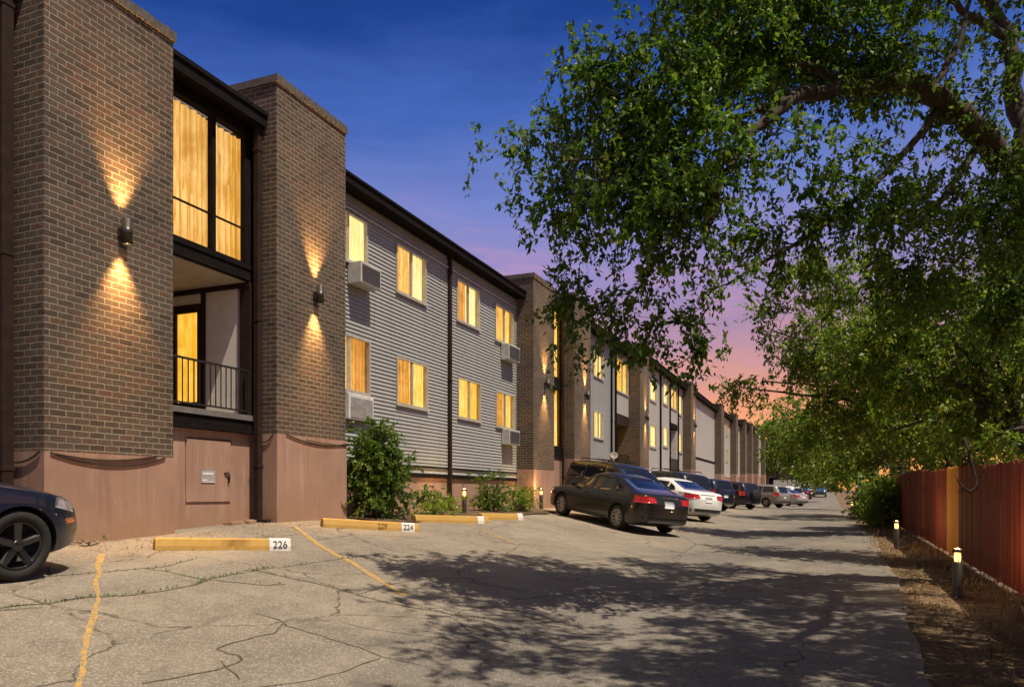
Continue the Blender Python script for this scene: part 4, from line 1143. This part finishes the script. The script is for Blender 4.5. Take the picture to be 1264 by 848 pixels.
tot += shrub('fence_shrub', 'low leafy shrub further along the fence foot', (1.85, 37.5), [((0, 0, .45), .5, 1.4, .45, 1), ((0, 1.5, .8), .5, 1.2, .6, 1)], 38, .12, 28, 'leaf2', 16, 10, .35, group='shrubs against the fence')
tot += shrub('weed', 'small weed tuft at the foot of the nearest pier beside the parked coupe', (-8.42, 6.75), [((0, 0, .07), .08, .1, .07, 1)], 39, .04, 10, 'bush', 300, 6, .08, 3, 'weeds at the wall foot', 'weed')
# curved dead branch in front of the fence
o = empty('fallen_branch', at(1205, 600, 12.6)); tag(o, 'dark curved bare branch hanging down before the red fence boards', 'branch')
b0 = Vector(o.location); m = MB()
def bp(*q): return [at(u, v, d) - b0 for u, v, d in q]
m.tube(bp((1190, 540, 12.6), (1197, 560, 12.5), (1201, 578, 12.4), (1206, 592, 12.35), (1205, 602, 12.3), (1197, 607, 12.3), (1189, 602, 12.35), (1183, 594, 12.4), (1178, 584, 12.45)), [.020, .019, .018, .019, .024, .023, .018, .012, .005], 7)
m.tube(bp((1201, 578, 12.4), (1192, 570, 12.5), (1186, 558, 12.6)), [.012, .009, .005], 5)
m.tube(bp((1206, 592, 12.35), (1214, 582, 12.4), (1217, 568, 12.45)), [.011, .008, .004], 5)
m.tube(bp((1189, 602, 12.35), (1184, 607, 12.3), (1180, 606, 12.3)), [.009, .006, .003], 5)
m.build('bare_branch', M['dark_bark'], o)

# leaf litter on the verge and under the shrubs
def litter(name, label, n, xr, yr, seed, size, mat):
    rg = np.random.default_rng(seed); y = yr[0] + (yr[1] - yr[0]) * rg.uniform(0, 1, n) ** 1.5; x = rg.uniform(*xr, n)
    z = np.array([zg(a, b_) for a, b_ in zip(x, y)]) + rg.uniform(-.02, .012, n) + (.02 if xr[0] < -5 else 0)
    P = np.stack([x, y, z], 1); T = rg.normal(0, 1, (n, 3)); T[:, 2] *= .25
    Nn = rg.normal(0, .35, (n, 3)); Nn[:, 2] += 1; L = size * rg.uniform(.5, 1.3, n)
    tag(leaves_mesh(P, T, Nn, L, L * rg.uniform(.3, .6, n), name, M[mat]), label, 'leaf litter', kind='stuff')
litter('leaf_litter', 'dry brown leaves scattered over the dirt verge by the fence', 9000, (.85, 2.38), (3, 40), 41, .05, 'dry')
litter('leaf_litter', 'dry leaves scattered in the planting bed under the shrubs', 2500, (-9.1, -7.6), (12.7, 22.7), 42, .05, 'dry')
litter('leaf_litter', 'few dry leaves blown along the wall foot beside the nearest wheel stop', 500, (-8.5, -7.4), (6.6, 12.5), 43, .035, 'dry')
rg = np.random.default_rng(44); n = 2600
y = 4 + 40 * rg.uniform(0, 1, n) ** 1.6; x = np.where(rg.uniform(0, 1, n) < .6, rg.uniform(1.9, 2.38, n), rg.uniform(1.0, 2.3, n))
P = np.stack([x, y, np.array([zg(a, b_) for a, b_ in zip(x, y)]) - .03], 1); T = rg.normal(0, .35, (n, 3)); T[:, 2] = 1
L = rg.uniform(.06, .2, n)
tag(leaves_mesh(P, T, rg.normal(0, 1, (n, 3)), L, L * .09, 'dry_grass', M['dry']), 'dry grass blades along the foot of the fence', 'grass', kind='stuff')


# weeds rooted in the cracks of the lot
rg = np.random.default_rng(46); pts = []
for i_, k_ in ((0, 260), (1, 60), (3, 120), (2, 60), (10, 60)):
    c_ = [g2(*p) for p in CR[i_]]
    for _ in range(k_):
        q = rg.integers(0, len(c_) - 1); t_ = rg.uniform(0, 1)
        pts.append((c_[q][0] * (1 - t_) + c_[q + 1][0] * t_ + rg.normal(0, .02), c_[q][1] * (1 - t_) + c_[q + 1][1] * t_ + rg.normal(0, .02)))
P = np.array([(a, b_, zg(a, b_)) for a, b_ in pts]); n = len(P); T = rg.normal(0, .6, (n, 3)); T[:, 2] = .9; L = rg.uniform(.012, .045, n)
tag(leaves_mesh(P, T, rg.normal(0, 1, (n, 3)), L, L * .3, 'crack_weeds', M['bush']), 'tiny green weeds rooted in the cracks of the parking lot', 'weeds', kind='stuff')


# ------------------------------------------------------------------ cars
def interp(x, tab):
    t = sorted(tab); return float(np.interp(x, [p[0] for p in t], [p[1] for p in t]))
def smooth_interp(x, tab, w=.09):
    return sum(interp(x + k * w / 3, tab) for k in range(-3, 4)) / 7

def car_body(S, mat):
    L, Wd = S['L'], S['W']; h = L / 2
    xs = sorted(set([-h, -h + .015, -h + .04, -h + .08] + list(np.linspace(-h + .14, h - .14, 54)) + [h - .08, h - .04, h - .015, h]))
    rings = []
    for x in xs:
        e = abs(x) / h
        wf = 1 - .30 * max(0, (e - .72) / .28) ** 2.6 - (.10 if e > .998 else 0) - (.03 if .99 < e <= .998 else 0)
        wd = Wd / 2 * wf
        zt = smooth_interp(x, S['top']); zbelt = min(interp(x, S['belt']), zt - .035)
        zb = interp(x, S['bot']); cab = max(0.0, min(1.0, (zt - interp(x, S['belt'])) / .30))
        wr = wd * (1 - (S['tumble'] + .03) * cab) ; mid = zb + .52 * (zbelt - zb)
        pr = [(0, zb), (wd * .80, zb), (wd * .955, zb + .05), (wd * .985, zb + .16), (wd, mid), (wd * .985, zb + .84 * (zbelt - zb)), (wd * .955, zbelt)]
        ze = zt - .10 * cab - .02 * (1 - cab)
        wt = wr * (.955 - .02 * cab)
        pr += [(wd * .955 * (1 - .33) + wt * .33, zbelt + (ze - zbelt) * .33), (wd * .955 * (.34) + wt * .66, zbelt + (ze - zbelt) * .66), (wt, ze),
               (wt * .90, zt - .035 * cab - .008), (wt * .60, zt - .008), (0, zt)]
        rings.append([(x, y, z) for y, z in pr])
    mb = MB(); k = len(rings[0]); V = []
    for r in rings:
        V += r + [(x, -y, z) for x, y, z in r[1:-1]][::-1]
    n = 2 * k - 2; fs = []
    for i in range(len(rings) - 1):
        for j in range(n):
            fs.append((i * n + j, i * n + (j + 1) % n, (i + 1) * n + (j + 1) % n, (i + 1) * n + j))
    fs.append(tuple(range(n))); fs.append(tuple((len(rings) - 1) * n + j for j in reversed(range(n))))
    bm = bmesh.new(); bv = [bm.verts.new(v) for v in V]
    for f in fs: bm.faces.new([bv[i] for i in f])
    bmesh.ops.recalc_face_normals(bm, faces=bm.faces)
    bvh = BVHTree.FromBMesh(bm)
    me = bpy.data.meshes.new('body'); bm.to_mesh(me); bm.free()
    me.materials.append(mat); me.materials.append(M['black_plastic'])
    for p in me.polygons: p.use_smooth = True
    # wheel arches
    cut = MB()
    for wx in (S['wf'], S['wb']):
        for sgn in (-1, 1):
            cut.lathe([(0, -.2), (S['wr'] * 1.13, -.2), (S['wr'] * 1.13, .3), (0, .3)], 28, Matrix.Translation((wx, sgn * (Wd / 2 - .05), S['wr'])) @ Matrix.Rotation(R(-90 * sgn), 4, 'X'))
    bmc = bmesh.new()
    mec = bpy.data.meshes.new('cut'); mec.from_pydata(cut.v, [], cut.f); bmc.from_mesh(mec)
    bmesh.ops.remove_doubles(bmc, verts=bmc.verts, dist=.0005); bmesh.ops.dissolve_degenerate(bmc, edges=bmc.edges, dist=.0005)
    bmesh.ops.recalc_face_normals(bmc, faces=bmc.faces); bmc.to_mesh(mec); bmc.free()
    mec.materials.append(M['black_plastic'])
    ob = bpy.data.objects.new('body', me); oc = bpy.data.objects.new('cut', mec)
    C.objects.link(ob); C.objects.link(oc)
    md = ob.modifiers.new('b', 'BOOLEAN'); md.object = oc; md.operation = 'DIFFERENCE'; md.solver = 'EXACT'; md.material_mode = 'TRANSFER'
    dg = bpy.context.evaluated_depsgraph_get(); dg.update()
    me2 = bpy.data.meshes.new_from_object(ob.evaluated_get(dg))
    ob.modifiers.clear(); ob.data = me2; me2.name = 'body'
    bpy.data.objects.remove(oc); bpy.data.meshes.remove(mec)
    me2.set_sharp_from_angle(angle=R(38))
    return ob, bvh

def patch(bvh, quad, axis, sgn, off=.006, nu=8, nv=5):
    """a thin panel laid on the body: quad corners (a, z) bottom-left, bottom-right, top-right, top-left; axis 'y' = side, 'x' = end"""
    V = []; (a0, z0), (a1, z1), (a2, z2), (a3, z3) = quad
    for j in range(nv + 1):
        for i in range(nu + 1):
            s, t = i / nu, j / nv
            a = (a0 * (1 - s) + a1 * s) * (1 - t) + (a3 * (1 - s) + a2 * s) * t
            z = (z0 * (1 - s) + z1 * s) * (1 - t) + (z3 * (1 - s) + z2 * s) * t
            if axis == 'y': h = bvh.ray_cast(Vector((a, sgn * 4, z)), Vector((0, -sgn, 0)))
            else: h = bvh.ray_cast(Vector((sgn * 6, a, z)), Vector((-sgn, 0, 0)))
            if h[0] is None: p, nn = (V[-1][0], V[-1][1]) if V else (Vector((a, 0, z)), Vector((0, 0, 1)))
            else: p, nn = h[0], h[1]
            V.append((p.copy(), nn.copy()))
    out = [p + n * off for p, n in V]; inn = [p - n * .004 for p, n in V]; K = len(V); w = nu + 1
    mb = MB(); fs = [(j * w + i, j * w + i + 1, (j + 1) * w + i + 1, (j + 1) * w + i) for j in range(nv) for i in range(nu)]
    rim = [i for i in range(w)] + [j * w + nu for j in range(1, nv + 1)] + [nv * w + i for i in range(nu - 1, -1, -1)] + [j * w for j in range(nv - 1, 0, -1)]
    mb.add(out + inn, fs + [(rim[k], rim[(k + 1) % len(rim)], K + rim[(k + 1) % len(rim)], K + rim[k]) for k in range(len(rim))], 0, True)
    return mb

def wheel(par, x, y, r, wd, sgn, spokes, rim):
    Mx = Matrix.Translation((x, y, r)) @ Matrix.Rotation(R(-90 * sgn), 4, 'X')
    o = bpy.data.objects.new('wheel', None); C.objects.link(o); o.parent = par
    m = MB(); h = wd / 2; ri = r * (.70 if spokes else .66)
    m.lathe([(ri, -h), (r * .93, -h), (r * .985, -h * .75), (r, -h * .4), (r, h * .4), (r * .985, h * .75), (r * .93, h), (ri * 1.03, h * .96), (ri, h * .8)], 36, Mx); m.build('tyre', M['rubber'], o)
    m = MB(); m.lathe([(ri, -h), (ri, h * .82), (ri * .95, h * .86), (ri * .92, h * .6), (ri * .9, -h * .2), (.02, -h * .3)], 36, Mx, 1)
    n = spokes or 8
    m.lathe([(ri * .97, h * .80), (ri * .93, h * .90), (ri * .90, h * .72)], 36, Mx)
    for k in range(n):
        a = 2 * math.pi * k / n + .3; wdd = ri * (.16 if n <= 5 else .10)
        R2 = Mx @ Matrix.Rotation(a, 4, 'Z')
        m.add([R2 @ Vector(q) for q in [(ri * .12, -wdd, h * .5), (ri * .93, -wdd * 1.15, h * .70), (ri * .93, wdd * 1.15, h * .70), (ri * .12, wdd, h * .5),
                                        (ri * .12, -wdd * .7, h * .78), (ri * .93, -wdd * .6, h * .92), (ri * .93, wdd * .6, h * .92), (ri * .12, wdd * .7, h * .78)]],
              [(4, 5, 6, 7), (0, 1, 5, 4), (2, 3, 7, 6), (1, 2, 6, 5), (3, 0, 4, 7)])
    m.lathe([(ri * .24, h * .5), (ri * .24, h * .84), (ri * .15, h * .9), (0, h * .9)], 18, Mx)
    m.build('rim', [M[rim], M['black_plastic']], o)

SEDAN = dict(L=4.6, W=1.80, wf=1.36, wb=-1.32, wr=.325, tumble=.20,
    top=[(2.3, .52), (2.27, .66), (2.1, .76), (1.75, .84), (1.05, .94), (.35, 1.33), (.05, 1.42), (-.35, 1.45), (-.8, 1.41), (-1.15, 1.30), (-1.75, 1.085), (-2.1, 1.06), (-2.24, .99), (-2.3, .70)],
    belt=[(2.3, .72), (1.2, .86), (-.2, .93), (-1.6, 1.0), (-2.3, 1.0)], bot=[(2.3, .26), (1.9, .19), (-1.9, .20), (-2.3, .32)],
    side=[[(.92, .915), (.02, .945), (.02, 1.30), (.40, 1.27)], [(-.04, .95), (-.92, .985), (-.88, 1.30), (-.04, 1.32)], [(-.97, .99), (-1.42, 1.015), (-1.24, 1.13), (-.95, 1.27)]],
    rear=[(-.66, 1.085), (.66, 1.085), (.50, 1.36), (-.50, 1.36)], front=[(-.70, .97), (.70, .97), (.52, 1.34), (-.52, 1.34)],
    tail=[(.40, .82), (.86, .80), (.84, .98), (.42, .96)], head=[(.38, .62), (.82, .66), (.80, .78), (.42, .72)], taily=.84, plate=.80)
SUV = dict(L=4.7, W=1.86, wf=1.40, wb=-1.34, wr=.36, tumble=.14,
    top=[(2.35, .60), (2.32, .86), (2.1, .98), (1.2, 1.08), (.62, 1.50), (.35, 1.66), (-.2, 1.72), (-1.4, 1.72), (-2.0, 1.66), (-2.22, 1.30), (-2.33, 1.05), (-2.35, .70)],
    belt=[(2.35, .9), (1.2, 1.02), (-2.35, 1.10)], bot=[(2.35, .34), (1.9, .27), (-1.9, .27), (-2.35, .38)],
    side=[[(1.00, 1.05), (.10, 1.09), (.10, 1.56), (.52, 1.50)], [(.03, 1.10), (-.92, 1.13), (-.92, 1.58), (.03, 1.58)], [(-1.0, 1.13), (-1.95, 1.17), (-1.82, 1.55), (-1.0, 1.58)]],
    rear=[(-.66, 1.15), (.66, 1.15), (.58, 1.58), (-.58, 1.58)], front=[(-.72, 1.12), (.72, 1.12), (.58, 1.58), (-.58, 1.58)],
    tail=[(.68, .88), (.88, .88), (.86, 1.16), (.70, 1.16)], head=[(.48, .76), (.86, .78), (.84, .94), (.50, .90)], taily=1.0, plate=.82)
VAN = dict(SUV, L=4.9, W=1.92, wf=1.5, wb=-1.45,
    top=[(2.45, .55), (2.42, .78), (2.2, .92), (1.65, 1.05), (.80, 1.56), (.45, 1.70), (-.3, 1.76), (-1.5, 1.74), (-2.15, 1.66), (-2.36, 1.25), (-2.44, 1.0), (-2.45, .7)],
    side=[[(1.30, 1.03), (.22, 1.06), (.22, 1.56), (.62, 1.48)], [(.14, 1.07), (-.98, 1.09), (-.98, 1.58), (.14, 1.58)], [(-1.06, 1.09), (-2.12, 1.13), (-1.98, 1.54), (-1.06, 1.58)]],
    front=[(-.74, 1.10), (.74, 1.10), (.60, 1.60), (-.60, 1.60)], belt=[(2.45, .85), (1.4, .99), (-2.45, 1.06)], bot=[(2.45, .3), (2, .22), (-2, .22), (-2.45, .34)])
COUPE = dict(SEDAN, L=4.7, W=1.80, wf=1.58, wb=-1.30, wr=.335,
    top=[(2.35, .46), (2.33, .60), (2.22, .72), (1.95, .83), (1.5, .93), (.95, 1.0), (.2, 1.34), (-.1, 1.40), (-.5, 1.41), (-1.0, 1.33), (-1.75, 1.08), (-2.1, 1.05), (-2.28, .97), (-2.35, .7)],
    belt=[(2.35, .74), (1.2, .92), (-.2, .97), (-2.35, 1.02)], bot=[(2.35, .27), (2.0, .20), (-1.9, .2), (-2.35, .3)],
    side=[[(.72, .98), (-.22, 1.0), (-.22, 1.27), (.22, 1.25)], [(-.3, 1.0), (-1.2, 1.04), (-1.0, 1.24), (-.3, 1.27)]])
PICKUP = dict(SUV, L=5.3, W=1.9, wf=1.7, wb=-1.6, wr=.38, tumble=.14,
    top=[(2.65, .65), (2.62, .95), (2.4, 1.08), (1.5, 1.15), (.95, 1.60), (.7, 1.74), (-.35, 1.74), (-.55, 1.60), (-.62, 1.17), (-2.6, 1.15), (-2.65, .7)],
    belt=[(2.65, 1.0), (-2.65, 1.10)], bot=[(2.65, .4), (2, .32), (-2, .32), (-2.65, .45)],
    side=[[(1.25, 1.12), (.45, 1.15), (.45, 1.60), (.82, 1.54)], [(.38, 1.15), (-.48, 1.16), (-.42, 1.60), (.38, 1.62)]],
    rear=[(-.6, 1.22), (.6, 1.22), (.56, 1.58), (-.56, 1.58)], front=[(-.74, 1.2), (.74, 1.2), (.6, 1.6), (-.6, 1.6)], tail=[(.72, .86), (.88, .86), (.88, 1.08), (.72, 1.08)])

def make_car(name, label, cat, S, pos, heading, mat, rim='rim', spokes=5, detail=True, rack=False, spare=False):
    """heading = direction of the nose in the ground plane, degrees from +x"""
    x, y = pos; a = R(heading); f = Vector((math.cos(a), math.sin(a))); sd_ = Vector((-f.y, f.x))
    def gz(lx, ly): p = Vector((x, y)) + f * lx + sd_ * ly; return zg(p.x, p.y) + .004
    hw = S['W'] / 2 - .12
    zf, zr = (gz(S['wf'], hw) + gz(S['wf'], -hw)) / 2, (gz(S['wb'], hw) + gz(S['wb'], -hw)) / 2
    zl, zrt = (gz(S['wf'], hw) + gz(S['wb'], hw)) / 2, (gz(S['wf'], -hw) + gz(S['wb'], -hw)) / 2
    ex = Vector((f.x, f.y, (zf - zr) / (S['wf'] - S['wb']))).normalized(); ey = Vector((sd_.x, sd_.y, (zl - zrt) / (2 * hw))); ez = ex.cross(ey).normalized(); ey = ez.cross(ex)
    zc = (zf + zr) / 2 - (zf - zr) / (S['wf'] - S['wb']) * (S['wf'] + S['wb']) / 2
    o = empty(name, (x, y, zc)); tag(o, label, cat, 'cars parked at the apartment row')
    o.rotation_euler = Matrix((ex, ey, ez)).transposed().to_euler()
    body, bvh = car_body(S, M[mat]); body.parent = o
    for sgn in (1, -1):
        for q in S['side']:
            patch(bvh, q, 'y', sgn, .005).build('side_window', M['car_glass'], o)
        for xx, which in ((S['wf'], 0), (S['wb'], 1)):
            wheel(o, xx, sgn * (S['W'] / 2 - .125), S['wr'], .21, sgn, spokes, rim)
        t = S['tail']; patch(bvh, [(sgn * p, z) for p, z in t], 'x', -1, .014, 6, 4).build('taillight', M['tail'], o)
        # lens wrapping onto the flank
        z0, z1 = t[0][1], t[2][1]; h = S['L'] / 2
        patch(bvh, [(-h + .05, z0 + .02), (-h + .36, z0 + .05), (-h + .33, z1 - .02), (-h + .07, z1 - .01)], 'y', sgn, .008, 6, 4).build('taillight', M['tail'], o)
        t = S['head']; patch(bvh, [(sgn * p, z) for p, z in t], 'x', 1, .012, 6, 4).build('headlight', M['head'], o)
        z0, z1 = t[0][1], t[2][1]
        patch(bvh, [(h - .44, z0 + .07), (h - .17, z0 + .0), (h - .20, z1 - .02), (h - .40, z1 + .0)], 'y', sgn, .008, 6, 4).build('headlight', M['head'], o)
        if detail:
            m = MB(); mx = S['side'][0][0][0] - .12; mz = S['side'][0][0][1] + .06
            m.cham(mx - .07, mx + .05, sgn * (S['W'] / 2 - .06), sgn * (S['W'] / 2 + .11), mz - .05, mz + .06, .03); m.build('mirror', M[mat], o)
            for q in S['side'][:2]:
                hx = q[1][0] + .12; hz = q[1][1] - .13
                hit = bvh.ray_cast(Vector((hx, sgn * 4, hz)), Vector((0, -sgn, 0)))
                if hit[0] is not None: MB().cham(hx - .08, hx + .08, hit[0].y - .012, hit[0].y + .03 * sgn, hz - .015, hz + .015, .006).build('door_handle', M[mat], o)
            # door seams and the dark rocker strip
            for q in S['side'][:2]:
                xx = q[1][0] - .03
                patch(bvh, [(xx - .004, .32), (xx + .004, .32), (xx + .004, q[1][1] - .01), (xx - .004, q[1][1] - .01)], 'y', sgn, .0015, 1, 8).build('door_seam', M['black_plastic'], o)
            zb = interp(0, S['bot'])
            patch(bvh, [(S['wb'] + .42, zb + .06), (S['wf'] - .42, zb + .06), (S['wf'] - .42, zb + .11), (S['wb'] + .42, zb + .11)], 'y', sgn, .006, 10, 1).build('rocker_trim', M['black_plastic'], o)
            patch(bvh, [(h - .30, z0 - .10), (h - .14, z0 - .10), (h - .14, z0 - .05), (h - .28, z0 - .05)], 'y', sgn, .007, 3, 2).build('side_marker', M['amber'], o)
    patch(bvh, S['rear'], 'x', -1, .005).build('rear_window', M['car_glass'], o)
    patch(bvh, S['front'], 'x', 1, .005).build('windshield', M['car_glass'], o)
    pz = S['plate']; patch(bvh, [(-.155, pz - .08), (.155, pz - .08), (.155, pz + .08), (-.155, pz + .08)], 'x', -1, .014, 3, 2).build('license_plate', M['plate'], o)
    zb = interp(-S['L'] / 2, S['bot'])
    patch(bvh, [(-.72, zb + .02), (.72, zb + .02), (.74, zb + .15), (-.74, zb + .15)], 'x', -1, .012, 10, 2).build('rear_valance', M['black_plastic'], o)
    patch(bvh, [(-.55, zb + .05), (.55, zb + .05), (.60, zb + .22), (-.60, zb + .22)], 'x', 1, .008, 10, 2).build('grille', M['black_plastic'], o)
    if detail:
        patch(bvh, [(-.34, S['taily'] + .115), (.34, S['taily'] + .115), (.34, S['taily'] + .13), (-.34, S['taily'] + .13)], 'x', -1, .012, 6, 1).build('trunk_trim', M['chrome'], o)
    if rack:
        m = MB()
        for sgn in (-1, 1): m.tube([(.2, sgn * .55, 1.72), (.1, sgn * .55, 1.79), (-1.6, sgn * .55, 1.79), (-1.7, sgn * .55, 1.72)], .018, 5)
        m.build('roof_rack', M['black_plastic'], o)
    if spare:
        m = MB(); m.lathe([(0, 0), (.30, 0), (.33, .03), (.33, .16), (.30, .2), (0, .2)], 24, Matrix.Translation((-S['L'] / 2 - .16, -.1, .95)) @ Matrix.Rotation(R(90), 4, 'Y')); m.build('spare_wheel', M['rubber'], o)
    return o

make_car('parked_coupe', 'black coupe with black five spoke wheels, only its nose showing beside the nearest pier', 'car', COUPE, (-7.95, 3.38), 88, 'p_navy', 'rim_black', 5)
H1 = 90 + 51
make_car('parked_sedan', 'charcoal grey sedan with red tail lights nearest the middle of the photo', 'car', SEDAN, (-5.55, 20.95), H1, 'p_char', 'rim', 10)
make_car('parked_minivan', 'dark grey minivan backed in behind the charcoal sedan', 'minivan', VAN, (-6.6, 25.6), H1 + 180, 'p_char', 'rim', 6, rack=True)
make_car('parked_sedan', 'white sedan parked beyond the charcoal sedan', 'car', SEDAN, (-5.7, 29.2), H1, 'p_white', 'rim', 8)
make_car('parked_suv', 'black SUV whose roof shows over the white sedan', 'SUV', SUV, (-6.6, 33.0), H1, 'p_black', 'rim', 6, rack=True)
make_car('parked_suv', 'navy SUV parked between two black SUVs, beyond the white sedan', 'SUV', SUV, (-6.8, 43.5), H1, 'p_navy', 'rim', 6)
make_car('parked_suv', 'black SUV with red tail lights and a spare wheel on its back', 'SUV', SUV, (-6.1, 52.0), H1, 'p_black', 'rim', 6, spare=True)
make_car('parked_suv', 'taupe silver SUV seen from its side, past the black SUVs', 'SUV', SUV, (-4.9, 62.0), H1 + 8, 'p_tan', 'rim', 6)
make_car('parked_hatchback', 'pale silver car just behind the taupe silver SUV', 'car', SEDAN, (-3.6, 71.5), H1, 'p_silver', 'rim', 6)
make_car('parked_suv', 'white SUV in the distance above the pale silver car', 'SUV', SUV, (-4.2, 80), H1, 'p_white', 'rim', 6, detail=False)
make_car('parked_car', 'small dark car at the far end of the parked row', 'car', SEDAN, (-3.4, 100), H1, 'p_black', 'rim', 6, detail=False)
make_car('parked_car', 'tiny white car at the far end of the lane', 'car', SUV, (-2.6, 112), 270, 'p_white', 'rim', 6, detail=False)
make_car('pickup_truck', 'blue pickup facing down the far end of the lane', 'pickup', PICKUP, (-.9, 112), 270, 'p_blue', 'rim', 6, detail=False)

# the house and pale fence that close the lane
o = empty('house', (-4, 150, zg(-4, 150))); tag(o, 'distant brown brick house beyond the end of the lane', 'house')
m = MB(); m.box(-8, 6, 0, 9, -1, 4.2); m.build('wall', M['brick'], o)
m = MB(); m.add([(-8.5, -.5, 4.2), (6.5, -.5, 4.2), (6.5, 9.5, 4.2), (-8.5, 9.5, 4.2), (-8.5, 4.5, 7), (6.5, 4.5, 7)], [(0, 1, 5, 4), (2, 3, 4, 5), (0, 4, 3), (1, 2, 5), (0, 3, 2, 1)]); m.build('roof', M['roof'], o)
for k in (-6, -1, 3):
    m = MB(); m.box(k, k + 1.6, -.06, .02, 1.2, 2.8); wv = m.build('window', M['frame'], o)
    m = MB(); m.box(k + .1, k + 1.5, -.09, -.062, 1.3, 2.7); m.build('pane', M['car_glass'], wv)
o = empty('picket_fence', (-4.5, 128, zg(-4.5, 128))); tag(o, 'pale bluish board fence across the far end of the lane', 'fence')
m = MB()
for k in range(22): m.box(-3.2 + k * .3, -3.2 + k * .3 + .26, -.03, .03, 0, 2.2)
m.build('board_panel', M['ac_white'], o)
m = MB(); m.box(-3.3, 3.5, .03, .1, .5, .62); m.box(-3.3, 3.5, .03, .1, 1.7, 1.82); m.build('rail', M['ac'], o)
import sys; print('leaves', tot, file=sys.stderr)
